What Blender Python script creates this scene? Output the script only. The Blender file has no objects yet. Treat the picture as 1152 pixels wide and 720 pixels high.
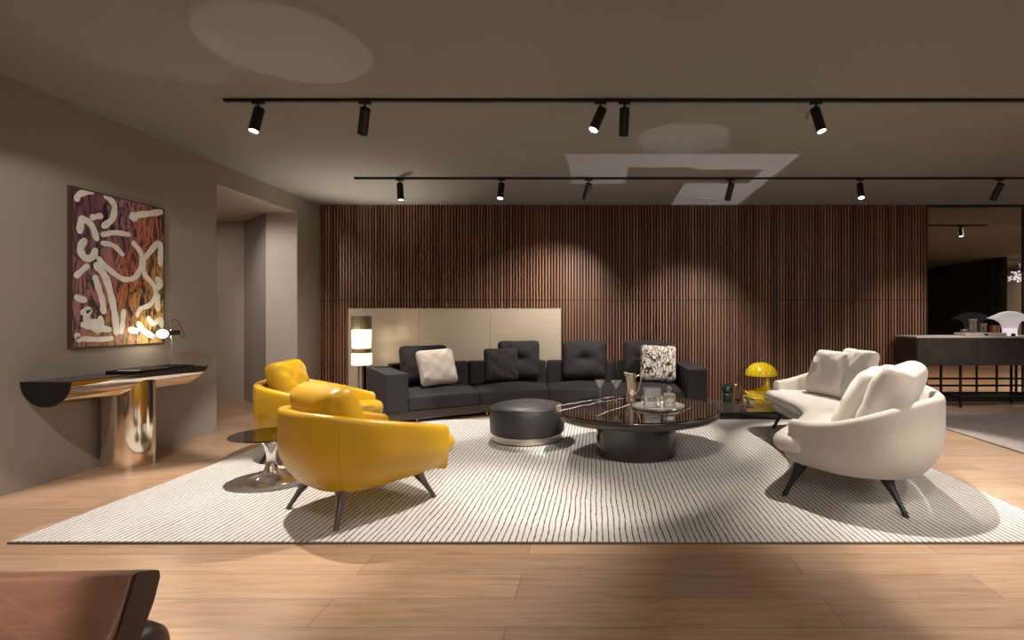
import bpy, bmesh, math, random
from mathutils import Vector, Matrix, Euler
random.seed(7)
PI = math.pi
SC = bpy.context.scene
COL = SC.collection
H = 2.85          # ceiling height
WX = -4.02        # left wall plane
BY = 7.60         # back wall plane (front of slats)

# ------------------------------------------------------------------ materials
def new_mat(name):
    m = bpy.data.materials.new(name); m.use_nodes = True
    nt = m.node_tree
    return m, nt, nt.nodes['Principled BSDF']
def P(b, **k):
    names = dict(color='Base Color', rough='Roughness', metal='Metallic', spec='Specular IOR Level',
                 trans='Transmission Weight', ior='IOR', coat='Coat Weight', coatr='Coat Roughness',
                 sheen='Sheen Weight', sheenr='Sheen Roughness', em='Emission Color', ems='Emission Strength', aniso='Anisotropic')
    for a, v in k.items():
        if a in ('color', 'em'): v = (v[0], v[1], v[2], 1)
        b.inputs[names[a]].default_value = v
def coords(nt, scale=(1,1,1), kind='Object'):
    tc = nt.nodes.new('ShaderNodeTexCoord'); mp = nt.nodes.new('ShaderNodeMapping')
    nt.links.new(tc.outputs[kind], mp.inputs[0]); mp.inputs['Scale'].default_value = scale
    return mp.outputs[0]
def noise(nt, vec, scale, detail=4, rough=.5, dist=0):
    n = nt.nodes.new('ShaderNodeTexNoise'); nt.links.new(vec, n.inputs['Vector'])
    n.inputs['Scale'].default_value = scale; n.inputs['Detail'].default_value = detail
    n.inputs['Roughness'].default_value = rough; n.inputs['Distortion'].default_value = dist
    return n.outputs['Fac']
def ramp(nt, fac, stops, interp='LINEAR'):
    r = nt.nodes.new('ShaderNodeValToRGB'); nt.links.new(fac, r.inputs[0]); r.color_ramp.interpolation = interp
    el = r.color_ramp.elements
    while len(el) < len(stops): el.new(.5)
    for e, (p, c) in zip(el, stops):
        e.position = p; e.color = (c[0], c[1], c[2], 1) if not isinstance(c, (int, float)) else (c, c, c, 1)
    return r.outputs[0]
def math_n(nt, op, a, b=None, c=None):
    n = nt.nodes.new('ShaderNodeMath'); n.operation = op
    for i, v in enumerate((a, b, c)):
        if v is None: continue
        if isinstance(v, (int, float)): n.inputs[i].default_value = v
        else: nt.links.new(v, n.inputs[i])
    return n.outputs[0]
def mixc(nt, fac, a, b, mode='MIX'):
    n = nt.nodes.new('ShaderNodeMix'); n.data_type = 'RGBA'; n.blend_type = mode
    for key, v in ((0, fac), (6, a), (7, b)):
        if isinstance(v, (int, float)): n.inputs[key].default_value = v
        elif isinstance(v, tuple): n.inputs[key].default_value = (v[0], v[1], v[2], 1)
        else: nt.links.new(v, n.inputs[key])
    return n.outputs[2]
def bump(nt, b, h, strength=.2, dist=.01):
    n = nt.nodes.new('ShaderNodeBump'); n.inputs['Strength'].default_value = strength
    n.inputs['Distance'].default_value = dist
    nt.links.new(h, n.inputs['Height']); nt.links.new(n.outputs[0], b.inputs['Normal'])
def simple(name, color, rough=.5, metal=0, vary=.06, vscale=6, bstr=0, bscale=200, **k):
    m, nt, b = new_mat(name)
    P(b, rough=rough, metal=metal, **k)
    v = coords(nt)
    n = noise(nt, v, vscale, 3)
    lo = tuple(c*(1-vary) for c in color); hi = tuple(min(1, c*(1+vary)) for c in color)
    nt.links.new(ramp(nt, n, [(.3, lo), (.7, hi)]), b.inputs['Base Color'])
    if bstr:
        bump(nt, b, noise(nt, v, bscale, 3), bstr, .004)
    return m
M = {}
M['wall'] = simple('grey_plaster', (.30,.262,.238), .75, vary=.05, vscale=1.3, bstr=.08, bscale=60)
M['ceiling'] = simple('ceiling_paint', (.25,.245,.235), .8, vary=.03, vscale=1)
M['beige_wall'] = simple('beige_plaster', (.50,.45,.41), .7, vary=.02)
M['dark_wall'] = simple('dark_panelling', (.022,.016,.013), .25, vary=.2, vscale=2)
M['dark_teal'] = simple('dark_glass_panel', (.018,.022,.024), .15)
M['black_metal'] = simple('black_metal', (.012,.011,.011), .38, metal=.3)
M['frame_metal'] = simple('dark_bronze_frame', (.05,.042,.036), .4, metal=.6)
M['yellow_leather'] = simple('mustard_leather', (.58,.335,.012), .38, vary=.05, vscale=3, bstr=.12, bscale=260)
M['charcoal'] = simple('charcoal_fabric', (.021,.018,.021), .85, vary=.18, vscale=500, bstr=.5, bscale=500)
M['charcoal_dark'] = simple('sofa_base_metal', (.055,.040,.034), .3, metal=.5)
M['boucle'] = simple('white_boucle', (.65,.605,.55), .9, vary=.10, vscale=170, bstr=.9, bscale=170, sheen=.3, sheenr=.5)
M['white_fabric'] = simple('white_fabric', (.74,.69,.63), .85, vary=.03, vscale=60, bstr=.35, bscale=400, sheen=.3, sheenr=.5)
M['pink_white'] = simple('blush_white_fabric', (.72,.62,.56), .9, vary=.04, vscale=100, bstr=.4, bscale=400)
M['leg_bronze'] = simple('bronze_leg', (.13,.108,.095), .35, metal=.6)
M['leg_black'] = simple('black_leg', (.012,.010,.010), .45)
M['chrome'] = simple('chrome', (.80,.76,.72), .06, metal=1, vary=.01)
M['silver'] = simple('brushed_silver', (.88,.86,.83), .16, metal=.85, vary=.01)
M['bronze'] = simple('polished_bronze', (.80,.70,.58), .09, metal=1, vary=.03, vscale=2)
M['gloss_black'] = simple('gloss_black', (.008,.007,.007), .08)
M['smoked'] = simple('smoked_mirror', (.20,.165,.14), .05, metal=1)
M['ottoman_leather'] = simple('charcoal_leather', (.032,.030,.030), .46, vary=.08, vscale=4, bstr=.15, bscale=220)
M['ring_metal'] = simple('champagne_ring', (.62,.55,.47), .3, metal=.9)
M['table_lacquer'] = simple('brown_black_lacquer', (.040,.032,.028), .14, vary=.1, coat=.3)
M['brown_leather'] = simple('cognac_leather', (.33,.165,.105), .38, vary=.18, vscale=3, bstr=.15, bscale=180)
_m = M['brown_leather']; _nt = _m.node_tree; _b = _nt.nodes['Principled BSDF']
_w = noise(_nt, coords(_nt, (1.2,1,3.2)), 3.0, 3, .5, .8)
bump(_nt, _b, _w, .55, .03)
_nt.links.new(ramp(_nt, _w, [(.3,.28),(.7,.44)]), _b.inputs['Roughness'])
M['dark_leather'] = simple('dark_brown_leather', (.055,.026,.018), .4, vary=.1, bstr=.1)
M['stitch'] = simple('tan_stitching', (.35,.2,.12), .6)
M['yellow_gloss'] = simple('yellow_lacquer', (.86,.62,.02), .18, vary=.01, coat=.4)
M['yellow_book'] = simple('yellow_cover', (.80,.60,.06), .4, vary=.02)
M['paper'] = simple('paper', (.75,.66,.45), .8, vary=.06, vscale=200)
M['gold'] = simple('gold_metal', (.86,.76,.58), .24, metal=1, vary=.04)
M['copper'] = simple('copper_glass', (.75,.30,.14), .15, metal=.6)
M['sideboard'] = simple('dark_stained_oak', (.050,.038,.034), .38, vary=.25, vscale=9)
M['grey_rug'] = simple('grey_rug_wool', (.36,.315,.30), .95, vary=.12, vscale=14, bstr=.4, bscale=300)
M['rug_edge'] = simple('rug_border', (.20,.15,.115), .9)
M['white_stone'] = simple('pale_marble', (.62,.58,.54), .3, vary=.12, vscale=8)
M['green_glass'] = simple('dark_green_glass', (.01,.05,.03), .08, spec=.8)
M['rib_glass'] = simple('smoked_ribbed_glass', (.30,.27,.18), .15, metal=.5)
M['grey_platform'] = simple('polished_dark_top', (.16,.145,.13), .10, metal=.6)

def emis(name, color, strength):
    m, nt, b = new_mat(name); P(b, color=(.8,.8,.8), em=color, ems=strength); return m
M['lamp_face'] = emis('lamp_face', (1,.9,.78), 9)
M['lamp_face_dim'] = emis('lamp_face_dim', (1,.85,.7), 9)
M['opal'] = emis('lit_opal_glass', (1,.84,.60), 1.25)
M['bulb'] = emis('lit_bulb', (1,.86,.62), 30)
M['frosted'] = emis('frosted_shade', (.95,.88,.9), .28)
M['opal_cool'] = emis('lit_frosted_glass', (.95,.88,.95), .55)

def glass(name, color=(1,1,1), rough=0):
    m, nt, b = new_mat(name); P(b, color=color, rough=rough, trans=1, ior=1.45); return m
M['glass'] = glass('clear_glass')
m, nt, b = new_mat('bright_cut_glass'); P(b, color=(.95,.94,.93), rough=.04, trans=.94, ior=1.5, spec=.9); M['cut_glass'] = m
def pane():
    m = bpy.data.materials.new('window_pane'); m.use_nodes = True; nt = m.node_tree; nt.nodes.clear()
    o = nt.nodes.new('ShaderNodeOutputMaterial'); mx = nt.nodes.new('ShaderNodeMixShader')
    t = nt.nodes.new('ShaderNodeBsdfTransparent'); g = nt.nodes.new('ShaderNodeBsdfGlossy'); f = nt.nodes.new('ShaderNodeFresnel')
    t.inputs[0].default_value = (.92,.9,.88,1); g.inputs['Roughness'].default_value = .01; f.inputs[0].default_value = 1.3
    nt.links.new(f.outputs[0], mx.inputs[0]); nt.links.new(t.outputs[0], mx.inputs[1]); nt.links.new(g.outputs[0], mx.inputs[2])
    nt.links.new(mx.outputs[0], o.inputs[0]); return m
M['pane'] = pane()

# oak floor: long planks running left to right
m, nt, b = new_mat('oak_planks'); M['oak'] = m
v = coords(nt)
mp = nt.nodes.new('ShaderNodeMapping'); nt.links.new(v, mp.inputs[0]); mp.inputs['Location'].default_value = (.35,.078,0)
br = nt.nodes.new('ShaderNodeTexBrick'); nt.links.new(mp.outputs[0], br.inputs['Vector'])
for k_, v_ in (('Scale',1),('Mortar Size',.0016),('Mortar Smooth',.2),('Bias',0),('Brick Width',2.1),('Row Height',.2115)): br.inputs[k_].default_value = v_
br.offset = .37; br.inputs['Color1'].default_value = (.46,.46,.46,1); br.inputs['Color2'].default_value = (.60,.60,.60,1); br.inputs['Mortar'].default_value = (.5,.5,.5,1)
gv = coords(nt, (1.2,14,1)); g1 = noise(nt, gv, 2.2, 8, .62, .6)
gv2 = coords(nt, (1,30,1)); g2 = noise(nt, gv2, 9, 4, .6)
g = math_n(nt, 'ADD', math_n(nt, 'MULTIPLY', g1, .75), math_n(nt, 'MULTIPLY', g2, .25))
c1 = ramp(nt, g, [(.30,(.31,.185,.112)), (.5,(.44,.285,.182)), (.72,(.53,.36,.24))])
c2 = mixc(nt, 1, c1, br.outputs['Color'], 'MULTIPLY')
c3 = mixc(nt, 1, c2, (1.95,1.95,1.95), 'MULTIPLY')
c4 = mixc(nt, br.outputs['Fac'], c3, (.12,.07,.04))
nt.links.new(c4, b.inputs['Base Color']); nt.links.new(ramp(nt, g, [(.3,.36),(.7,.26)]), b.inputs['Roughness'])
bump(nt, b, math_n(nt, 'SUBTRACT', math_n(nt,'MULTIPLY',g,.3), br.outputs['Fac']), .18, .002)

# ivory rug with dark broken stripes along its short side
m, nt, b = new_mat('striped_rug'); M['rug'] = m
tc = coords(nt); sx = nt.nodes.new('ShaderNodeSeparateXYZ'); nt.links.new(tc, sx.inputs[0])
wob = noise(nt, coords(nt, (3,1.1,1)), 2.2, 3)
x = math_n(nt, 'ADD', sx.outputs[0], math_n(nt, 'MULTIPLY', math_n(nt, 'SUBTRACT', wob, .5), .032))
fr = math_n(nt, 'FRACT', math_n(nt, 'MULTIPLY', x, 1/.0335))
tri = math_n(nt, 'ABSOLUTE', math_n(nt, 'SUBTRACT', fr, .5))
brk = noise(nt, coords(nt, (30,9,1)), 2.0, 3)
wid = math_n(nt, 'MULTIPLY_ADD', brk, -.22, .475)      # where the stripe starts
st = math_n(nt, 'MULTIPLY', math_n(nt, 'SUBTRACT', tri, wid), 14)
st = nt.nodes.new('ShaderNodeClamp').outputs[0] if False else math_n(nt, 'MINIMUM', math_n(nt, 'MAXIMUM', st, 0), .93)
wool = noise(nt, coords(nt, (1,3,1)), 90, 3)
base = ramp(nt, wool, [(.3,(.62,.60,.575)), (.7,(.75,.73,.70))])
nt.links.new(mixc(nt, st, base, (.045,.034,.028)), b.inputs['Base Color'])
P(b, rough=.95)
bump(nt, b, math_n(nt, 'SUBTRACT', math_n(nt,'MULTIPLY',wool,.4), st), .5, .004)

# slats: every slat has its own brown
m, nt, b = new_mat('walnut_slats'); M['slat'] = m
tc = coords(nt); sx = nt.nodes.new('ShaderNodeSeparateXYZ'); nt.links.new(tc, sx.inputs[0])
idx = math_n(nt, 'FLOOR', math_n(nt, 'MULTIPLY', math_n(nt, 'SUBTRACT', sx.outputs[0], WX), 1/.0425))
wn = nt.nodes.new('ShaderNodeTexWhiteNoise'); wn.noise_dimensions = '1D'; nt.links.new(idx, wn.inputs['W'])
gr = noise(nt, coords(nt, (40,40,2)), 1.4, 5, .6)
f_ = math_n(nt, 'ADD', math_n(nt, 'MULTIPLY', wn.outputs['Value'], .6), math_n(nt, 'MULTIPLY', gr, .4))
nt.links.new(ramp(nt, f_, [(.1,(.13,.055,.034)), (.45,(.25,.125,.078)), (.75,(.33,.175,.11)), (.95,(.40,.20,.115))]), b.inputs['Base Color'])
P(b, rough=.45)
M['slat_back'] = simple('slat_backing', (.010,.004,.003), .7)

# brushed champagne metal
m, nt, b = new_mat('brushed_champagne'); M['brushed'] = m
bn = noise(nt, coords(nt, (.6,1,60)), 3, 5, .6)
nt.links.new(ramp(nt, bn, [(.3,(.66,.57,.45)), (.7,(.82,.73,.59))]), b.inputs['Base Color'])
P(b, metal=.4, rough=.36)
bump(nt, b, bn, .08, .002)

# black marble with white veins
m, nt, b = new_mat('black_marble'); M['marble'] = m
v = coords(nt, (1,1,1))
w1 = noise(nt, coords(nt, (1.0,3.2,1)), 1.1, 5, .55, .9)
vein = math_n(nt, 'ABSOLUTE', math_n(nt, 'SUBTRACT', w1, .5))
mask = noise(nt, v, 1.7, 2)
vv = math_n(nt, 'MULTIPLY', ramp(nt, vein, [(0,.4),(.002,.2),(.006,0)]), ramp(nt, mask, [(.42,0),(.55,1)]))
wv = noise(nt, v, 2.6, 5, .6)
so = nt.nodes.new('ShaderNodeSeparateXYZ'); nt.links.new(v, so.inputs[0])
for (x0, y0, x1, y1, wd) in ((-.68,-.185,-.10,.51,.010), (-.70,.05,-.2,.62,.014), (-.35,-.43,-.05,.16,.006), (.30,-.30,.50,-.02,.004), (-.1,.51,.35,.66,.006)):
    L = math.hypot(x1-x0, y1-y0); dx, dy = (x1-x0)/L, (y1-y0)/L
    off_ = math_n(nt, 'MULTIPLY', math_n(nt, 'SUBTRACT', wv, .5), .16)
    dist = math_n(nt, 'ABSOLUTE', math_n(nt, 'ADD', off_, math_n(nt, 'ADD', math_n(nt, 'MULTIPLY', math_n(nt, 'SUBTRACT', so.outputs[0], x0), -dy), math_n(nt, 'MULTIPLY', math_n(nt, 'SUBTRACT', so.outputs[1], y0), dx))))
    al = math_n(nt, 'ADD', math_n(nt, 'MULTIPLY', math_n(nt, 'SUBTRACT', so.outputs[0], x0), dx), math_n(nt, 'MULTIPLY', math_n(nt, 'SUBTRACT', so.outputs[1], y0), dy))
    inr = math_n(nt, 'MULTIPLY', math_n(nt, 'GREATER_THAN', al, 0), math_n(nt, 'LESS_THAN', al, L))
    vv = math_n(nt, 'MAXIMUM', vv, math_n(nt, 'MULTIPLY', inr, math_n(nt, 'LESS_THAN', math_n(nt, 'DIVIDE', dist, math_n(nt, 'MULTIPLY_ADD', mask, wd*1.6, wd*.2)), 1)))
nt.links.new(mixc(nt, vv, (.012,.009,.008), (.72,.66,.60)), b.inputs['Base Color'])
P(b, rough=.03, spec=.8)

# patterned cushion
m, nt, b = new_mat('linework_fabric'); M['pattern'] = m
vo = nt.nodes.new('ShaderNodeTexVoronoi'); vo.feature = 'DISTANCE_TO_EDGE'
nzc = nt.nodes.new('ShaderNodeTexNoise'); nt.links.new(coords(nt), nzc.inputs['Vector']); nzc.inputs['Scale'].default_value = 9
mpv = mixc(nt, .16, coords(nt, (1.5,1,.75)), nzc.outputs['Color'])
nt.links.new(mpv, vo.inputs['Vector']); vo.inputs['Scale'].default_value = 16
nt.links.new(ramp(nt, vo.outputs['Distance'], [(.055,(.03,.022,.02)), (.10,(.70,.64,.57))]), b.inputs['Base Color']); P(b, rough=.85)

# mottled canvas
m, nt, b = new_mat('painted_canvas'); M['canvas'] = m
tc = coords(nt); sx = nt.nodes.new('ShaderNodeSeparateXYZ'); nt.links.new(tc, sx.inputs[0])
n1 = noise(nt, coords(nt, (1,3.5,1.2)), 2.3, 6, .62, 1.1)
pos = math_n(nt, 'ADD', math_n(nt, 'MULTIPLY', sx.outputs[1], .62), math_n(nt, 'MULTIPLY', sx.outputs[2], -.30))
t_ = math_n(nt, 'ADD', math_n(nt, 'ADD', pos, .58), math_n(nt, 'MULTIPLY', math_n(nt,'SUBTRACT',n1,.5), .7))
cc = ramp(nt, t_, [(.05,(.16,.06,.09)), (.28,(.36,.17,.20)), (.42,(.42,.13,.075)), (.56,(.52,.22,.07)), (.74,(.52,.34,.10)), (.95,(.36,.29,.13))])
n2 = noise(nt, coords(nt, (1,6,1.5)), 2.6, 7, .72, 1.6)
nt.links.new(mixc(nt, ramp(nt, n2, [(.47,0),(.56,1)]), cc, (.018,.012,.012)), b.inputs['Base Color']); P(b, rough=.55)
M['white_paint'] = simple('white_paint', (.74,.72,.68), .45, vary=.08, vscale=20)

# ------------------------------------------------------------------ helpers
def tag(o, label=None, cat=None, group=None, kind=None):
    if label: o['label'] = label
    if cat: o['category'] = cat
    if group: o['group'] = group
    if kind: o['kind'] = kind
    return o
def thing(name, loc, label, cat, rz=0, group=None):
    o = bpy.data.objects.new(name, None); COL.objects.link(o); o.empty_display_size = .1
    o.location = loc; o.rotation_euler = (0,0,rz)
    return tag(o, label, cat, group)
def obj(name, bm, mat, parent=None, smooth=True, angle=40, subsurf=0, recalc=True):
    if recalc: bmesh.ops.recalc_face_normals(bm, faces=bm.faces)
    me = bpy.data.meshes.new(name); bm.to_mesh(me); bm.free()
    if smooth:
        for p in me.polygons: p.use_smooth = True
        try: me.set_sharp_from_angle(angle=math.radians(angle))
        except Exception: pass
    o = bpy.data.objects.new(name, me); COL.objects.link(o)
    for mm in (mat if isinstance(mat, (list, tuple)) else [mat]): me.materials.append(mm)
    if parent: o.parent = parent
    if subsurf:
        s = o.modifiers.new('sub', 'SUBSURF'); s.levels = subsurf; s.render_levels = subsurf
    return o
def struct(name, bm, mat, parent=None, **k):
    o = obj(name, bm, mat, parent, **k)
    if not parent: o['kind'] = 'structure'
    return o
def copy_tree(o, parent=None):
    c = o.copy(); COL.objects.link(c); c.parent = parent
    for ch in list(o.children): copy_tree(ch, c)
    return c
def NB(): return bmesh.new()
def box(bm, x0, x1, y0, y1, z0, z1, bev=0, seg=2):
    r = bmesh.ops.create_cube(bm, size=1)
    vs = r['verts']
    for v in vs: v.co = Vector(((x0+x1)/2+v.co.x*(x1-x0), (y0+y1)/2+v.co.y*(y1-y0), (z0+z1)/2+v.co.z*(z1-z0)))
    if bev:
        es = list({e for v in vs for e in v.link_edges})
        bmesh.ops.bevel(bm, geom=es, offset=bev, segments=seg, profile=.5, affect='EDGES')
    return vs
def prism(bm, poly, z0, z1, bev=0, seg=3):
    lo = [bm.verts.new((p[0],p[1],z0)) for p in poly]; hi = [bm.verts.new((p[0],p[1],z1)) for p in poly]
    n = len(poly); fs = [bm.faces.new(lo[::-1]), bm.faces.new(hi)]
    for i in range(n): fs.append(bm.faces.new((lo[i], lo[(i+1)%n], hi[(i+1)%n], hi[i])))
    if bev:
        es = list({e for f in fs for e in f.edges})
        bmesh.ops.bevel(bm, geom=es, offset=bev, segments=seg, profile=.5, affect='EDGES')
def lathe(bm, prof, n=48, c=(0,0,0), cap=True):
    rings = []
    for r, z in prof:
        if r < 1e-6: rings.append([bm.verts.new((c[0],c[1],c[2]+z))])
        else: rings.append([bm.verts.new((c[0]+r*math.cos(2*PI*i/n), c[1]+r*math.sin(2*PI*i/n), c[2]+z)) for i in range(n)])
    for a, b_ in zip(rings, rings[1:]):
        for i in range(n):
            j = (i+1) % n
            if len(a) == 1 and len(b_) == 1: continue
            if len(a) == 1: bm.faces.new((a[0], b_[j], b_[i]))
            elif len(b_) == 1: bm.faces.new((a[i], a[j], b_[0]))
            else: bm.faces.new((a[i], a[j], b_[j], b_[i]))
    if cap:
        if len(rings[0]) > 1: bm.faces.new(rings[0][::-1])
        if len(rings[-1]) > 1: bm.faces.new(rings[-1])
def tube(bm, pts, rad, n=12, squash=None):
    pts = [Vector(p) for p in pts]
    if isinstance(rad, (int, float)): rad = [rad]*len(pts)
    rings = []; up = None
    for i, p in enumerate(pts):
        d = (pts[min(i+1, len(pts)-1)] - pts[max(i-1, 0)]).normalized()
        if up is None: up = Vector((0,0,1)) if abs(d.z) < .9 else Vector((1,0,0))
        s = d.cross(up).normalized(); up = s.cross(d).normalized()
        k = squash or 1
        rings.append([bm.verts.new(p + s*math.cos(2*PI*j/n)*rad[i] + up*math.sin(2*PI*j/n)*rad[i]*k) for j in range(n)])
    for a, b_ in zip(rings, rings[1:]):
        for j in range(n): bm.faces.new((a[j], a[(j+1)%n], b_[(j+1)%n], b_[j]))
    bm.faces.new(rings[0][::-1]); bm.faces.new(rings[-1])
def softbox(bm, fn, tu=(0,.05,.3,.5,.7,.95,1), tv=(0,.05,.3,.5,.7,.95,1), tw=(0,.15,.85,1)):
    """surface of a lattice cube; fn(u,v,w) -> position"""
    cache = {}
    def V(i, j, k):
        if (i,j,k) not in cache: cache[(i,j,k)] = bm.verts.new(fn(tu[i], tv[j], tw[k]))
        return cache[(i,j,k)]
    I, J, K = len(tu)-1, len(tv)-1, len(tw)-1
    for i in range(I):
        for j in range(J):
            bm.faces.new((V(i,j,0),V(i,j+1,0),V(i+1,j+1,0),V(i+1,j,0))); bm.faces.new((V(i,j,K),V(i+1,j,K),V(i+1,j+1,K),V(i,j+1,K)))
    for i in range(I):
        for k in range(K):
            bm.faces.new((V(i,0,k),V(i+1,0,k),V(i+1,0,k+1),V(i,0,k+1))); bm.faces.new((V(i,J,k),V(i,J,k+1),V(i+1,J,k+1),V(i+1,J,k)))
    for j in range(J):
        for k in range(K):
            bm.faces.new((V(0,j,k),V(0,j,k+1),V(0,j+1,k+1),V(0,j+1,k))); bm.faces.new((V(I,j,k),V(I,j+1,k),V(I,j+1,k+1),V(I,j,k+1)))
def catmull(pts, n=8, closed=False):
    out = []; m_ = len(pts)
    rng = range(m_) if closed else range(m_-1)
    for i in rng:
        if closed: p = [Vector(pts[(i+k) % m_]) for k in (-1,0,1,2)]
        else: p = [Vector(pts[max(0, min(m_-1, i+k))]) for k in (-1,0,1,2)]
        for j in range(n):
            t = j/n
            out.append(.5*((2*p[1]) + (-p[0]+p[2])*t + (2*p[0]-5*p[1]+4*p[2]-p[3])*t*t + (-p[0]+3*p[1]-3*p[2]+p[3])*t**3))
    if not closed: out.append(Vector(pts[-1]))
    return out
def normals2(path, closed=False):
    n = len(path); out = []
    for i in range(n):
        a = path[(i-1) % n] if closed else path[max(0, i-1)]
        b_ = path[(i+1) % n] if closed else path[min(n-1, i+1)]
        d = (b_-a); d = Vector((d.x, d.y)).normalized(); out.append(Vector((d.y, -d.x)))
    return out
def ringstack(bm, path, rings):
    """closed outline path; rings = [(inset, z)], capped both ends"""
    ns = normals2(path, True)
    area = sum(path[i].x*path[(i+1)%len(path)].y - path[(i+1)%len(path)].x*path[i].y for i in range(len(path)))
    if area < 0: ns = [-n for n in ns]
    vr = [[bm.verts.new((p.x-n.x*o, p.y-n.y*o, z)) for p, n in zip(path, ns)] for o, z in rings]
    L = len(path)
    for a, b_ in zip(vr, vr[1:]):
        for i in range(L): bm.faces.new((a[i], a[(i+1)%L], b_[(i+1)%L], b_[i]))
    f1 = bm.faces.new(vr[0][::-1]); f2 = bm.faces.new(vr[-1])
    bmesh.ops.triangulate(bm, faces=[f1, f2])
def shell_loft(bm, path, heights, t=.07, zb=.2, zi=.29, inset=.13, R=.05):
    """upholstered wall around a seat. path open, outward normals; heights = rim z per point"""
    ns = normals2(path)
    cen = Vector((sum(p.x for p in path)/len(path), sum(p.y for p in path)/len(path)))
    if sum((Vector((p.x,p.y))-cen).dot(n) for p, n in zip(path, ns)) < 0: ns = [-n for n in ns]
    def section(p, n, h, k=1.0, adv=Vector((0,0))):
        s = []
        for q in range(11):
            tt = q/10; z = zb + (h-t/2-zb)*tt
            s.append((-inset*max(0, 1-tt*1.7)**2.3, z))
        for q in range(1, 7):
            a = PI*q/6; s.append((-t/2 + t/2*math.cos(a), h-t/2+t/2*math.sin(a)))
        s.append((-t, (h+zi)/2)); s.append((-t, zi)); s.append((-inset-.02, zb+.02))
        base = Vector((p.x,p.y))
        return [bm.verts.new((base.x+adv.x+n.x*((o+t/2)*k-t/2), base.y+adv.y+n.y*((o+t/2)*k-t/2), z)) for o, z in s]
    secs = []
    d0 = (Vector((path[0].x,path[0].y))-Vector((path[1].x,path[1].y))).normalized()
    d1 = (Vector((path[-1].x,path[-1].y))-Vector((path[-2].x,path[-2].y))).normalized()
    for a in (88,60,35,15):
        r = math.radians(a); secs.append(section(path[0], ns[0], heights[0]-R*(1-math.cos(r)), max(.15, math.cos(r)), d0*R*math.sin(r)))
    for p, n, h in zip(path, ns, heights): secs.append(section(p, n, h))
    for a in (15,35,60,88):
        r = math.radians(a); secs.append(section(path[-1], ns[-1], heights[-1]-R*(1-math.cos(r)), max(.15, math.cos(r)), d1*R*math.sin(r)))
    L = len(secs[0])
    for a, b_ in zip(secs, secs[1:]):
        for i in range(L): bm.faces.new((a[i], a[(i+1)%L], b_[(i+1)%L], b_[i]))
    bm.faces.new(secs[0]); bm.faces.new(secs[-1][::-1])
def pillow_bm(w, h, t, n=18, tuft=0, pinch=.06, seed=0, wr=.012, crease=0):
    """upright pillow: width along x, height along z from 0, thickness along y"""
    bm = NB(); rnd = random.Random(seed); ph = [rnd.uniform(0, 6.28) for _ in range(6)]
    front = {}; back = {}
    for i in range(n+1):
        for j in range(n+1):
            u = -1+2*i/n; v = -1+2*j/n
            uu = math.sin(u*PI/2)*.35+u*.65; vv = math.sin(v*PI/2)*.35+v*.65
            x = uu*w/2*(1-pinch*(1-vv*vv)*abs(uu)**3*.8) ; z = h/2+vv*h/2*(1-pinch*(1-uu*uu)*abs(vv)**3*.8)
            # rounded corners
            c = max(0, abs(uu)+abs(vv)-1.72); x -= math.copysign(c*w*.16, uu); z -= math.copysign(c*h*.16, vv)
            th = t/2*((1-uu**4)*(1-vv**4))**.45
            e = 1-max(abs(uu), abs(vv))
            wk = wr*(math.sin(5*uu+ph[0]+3*vv)*math.sin(4*vv+ph[1]) + .6*math.sin(11*uu+ph[2])*math.sin(9*vv+ph[3]+2*uu))*min(1, e*4)
            rad = wr*.9*math.sin(14*math.atan2(vv,uu)+ph[4])*max(0, min(1, e*5))*max(0, 1-e*1.6)
            dp = tuft*math.exp(-(uu*uu*9+vv*vv*60)) + tuft*.7*math.exp(-(uu*uu+vv*vv)*16)
            ck = crease*math.exp(-(uu*uu)*7)*max(0, vv)**2
            z -= ck*h*.5
            front[i,j] = bm.verts.new((x, -(th+wk+rad-dp), z))
            back[i,j] = front[i,j] if (i in (0,n) or j in (0,n)) else bm.verts.new((x, th+wk*.5, z))
    for i in range(n):
        for j in range(n):
            bm.faces.new((front[i,j],front[i+1,j],front[i+1,j+1],front[i,j+1]))
            q = (back[i,j],back[i,j+1],back[i+1,j+1],back[i+1,j])
            bm.faces.new(q)
    # piping along the seam
    return bm
def pillow(name, w, h, t, mat, loc, face, lean, label, cat='cushion', roll=0, tuft=0, seed=0, group=None, wr=.009, crease=0, pinch=.06):
    """face = compass angle (rad) of the direction it faces, lean = tilt back in degrees"""
    o = obj(name, pillow_bm(w, h, t, tuft=tuft, seed=seed, wr=wr, crease=crease, pinch=pinch), mat, None, subsurf=1, angle=180)
    R_ = Matrix.Rotation(face+PI/2, 4, 'Z') @ Matrix.Rotation(math.radians(-lean), 4, 'X') @ Matrix.Rotation(math.radians(roll), 4, 'Y')
    o.matrix_world = Matrix.Translation(loc) @ R_
    return tag(o, label, cat, group)

# ------------------------------------------------------------------ room shell
bm = NB(); box(bm, -7.5, 13.6, -3.0, 20.2, -.1, 0); struct('floor', bm, M['oak'], smooth=False)
bm = NB(); box(bm, -7.5, 13.6, -3.0, 20.2, H, H+.1); struct('ceiling', bm, M['ceiling'], smooth=False)
# left wall with its opening (Y 5.55..7.06, up to 2.63)
bm = NB()
box(bm, WX-.42, WX, -3.0, 5.55, 0, H); box(bm, WX-.42, WX, 7.06, 7.75, 0, H); box(bm, WX-.42, WX, 5.55, 7.06, 2.63, H)
wl = struct('wall_left', bm, M['wall'], smooth=False)
# light reveals inside the opening
bm = NB(); box(bm, WX-.42, WX-.004, 7.045, 7.06, 0, 2.63); box(bm, WX-.42, WX-.004, 5.55, 7.06, 2.618, 2.63); struct('trim_1', bm, M['beige_wall'], smooth=False)
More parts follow.
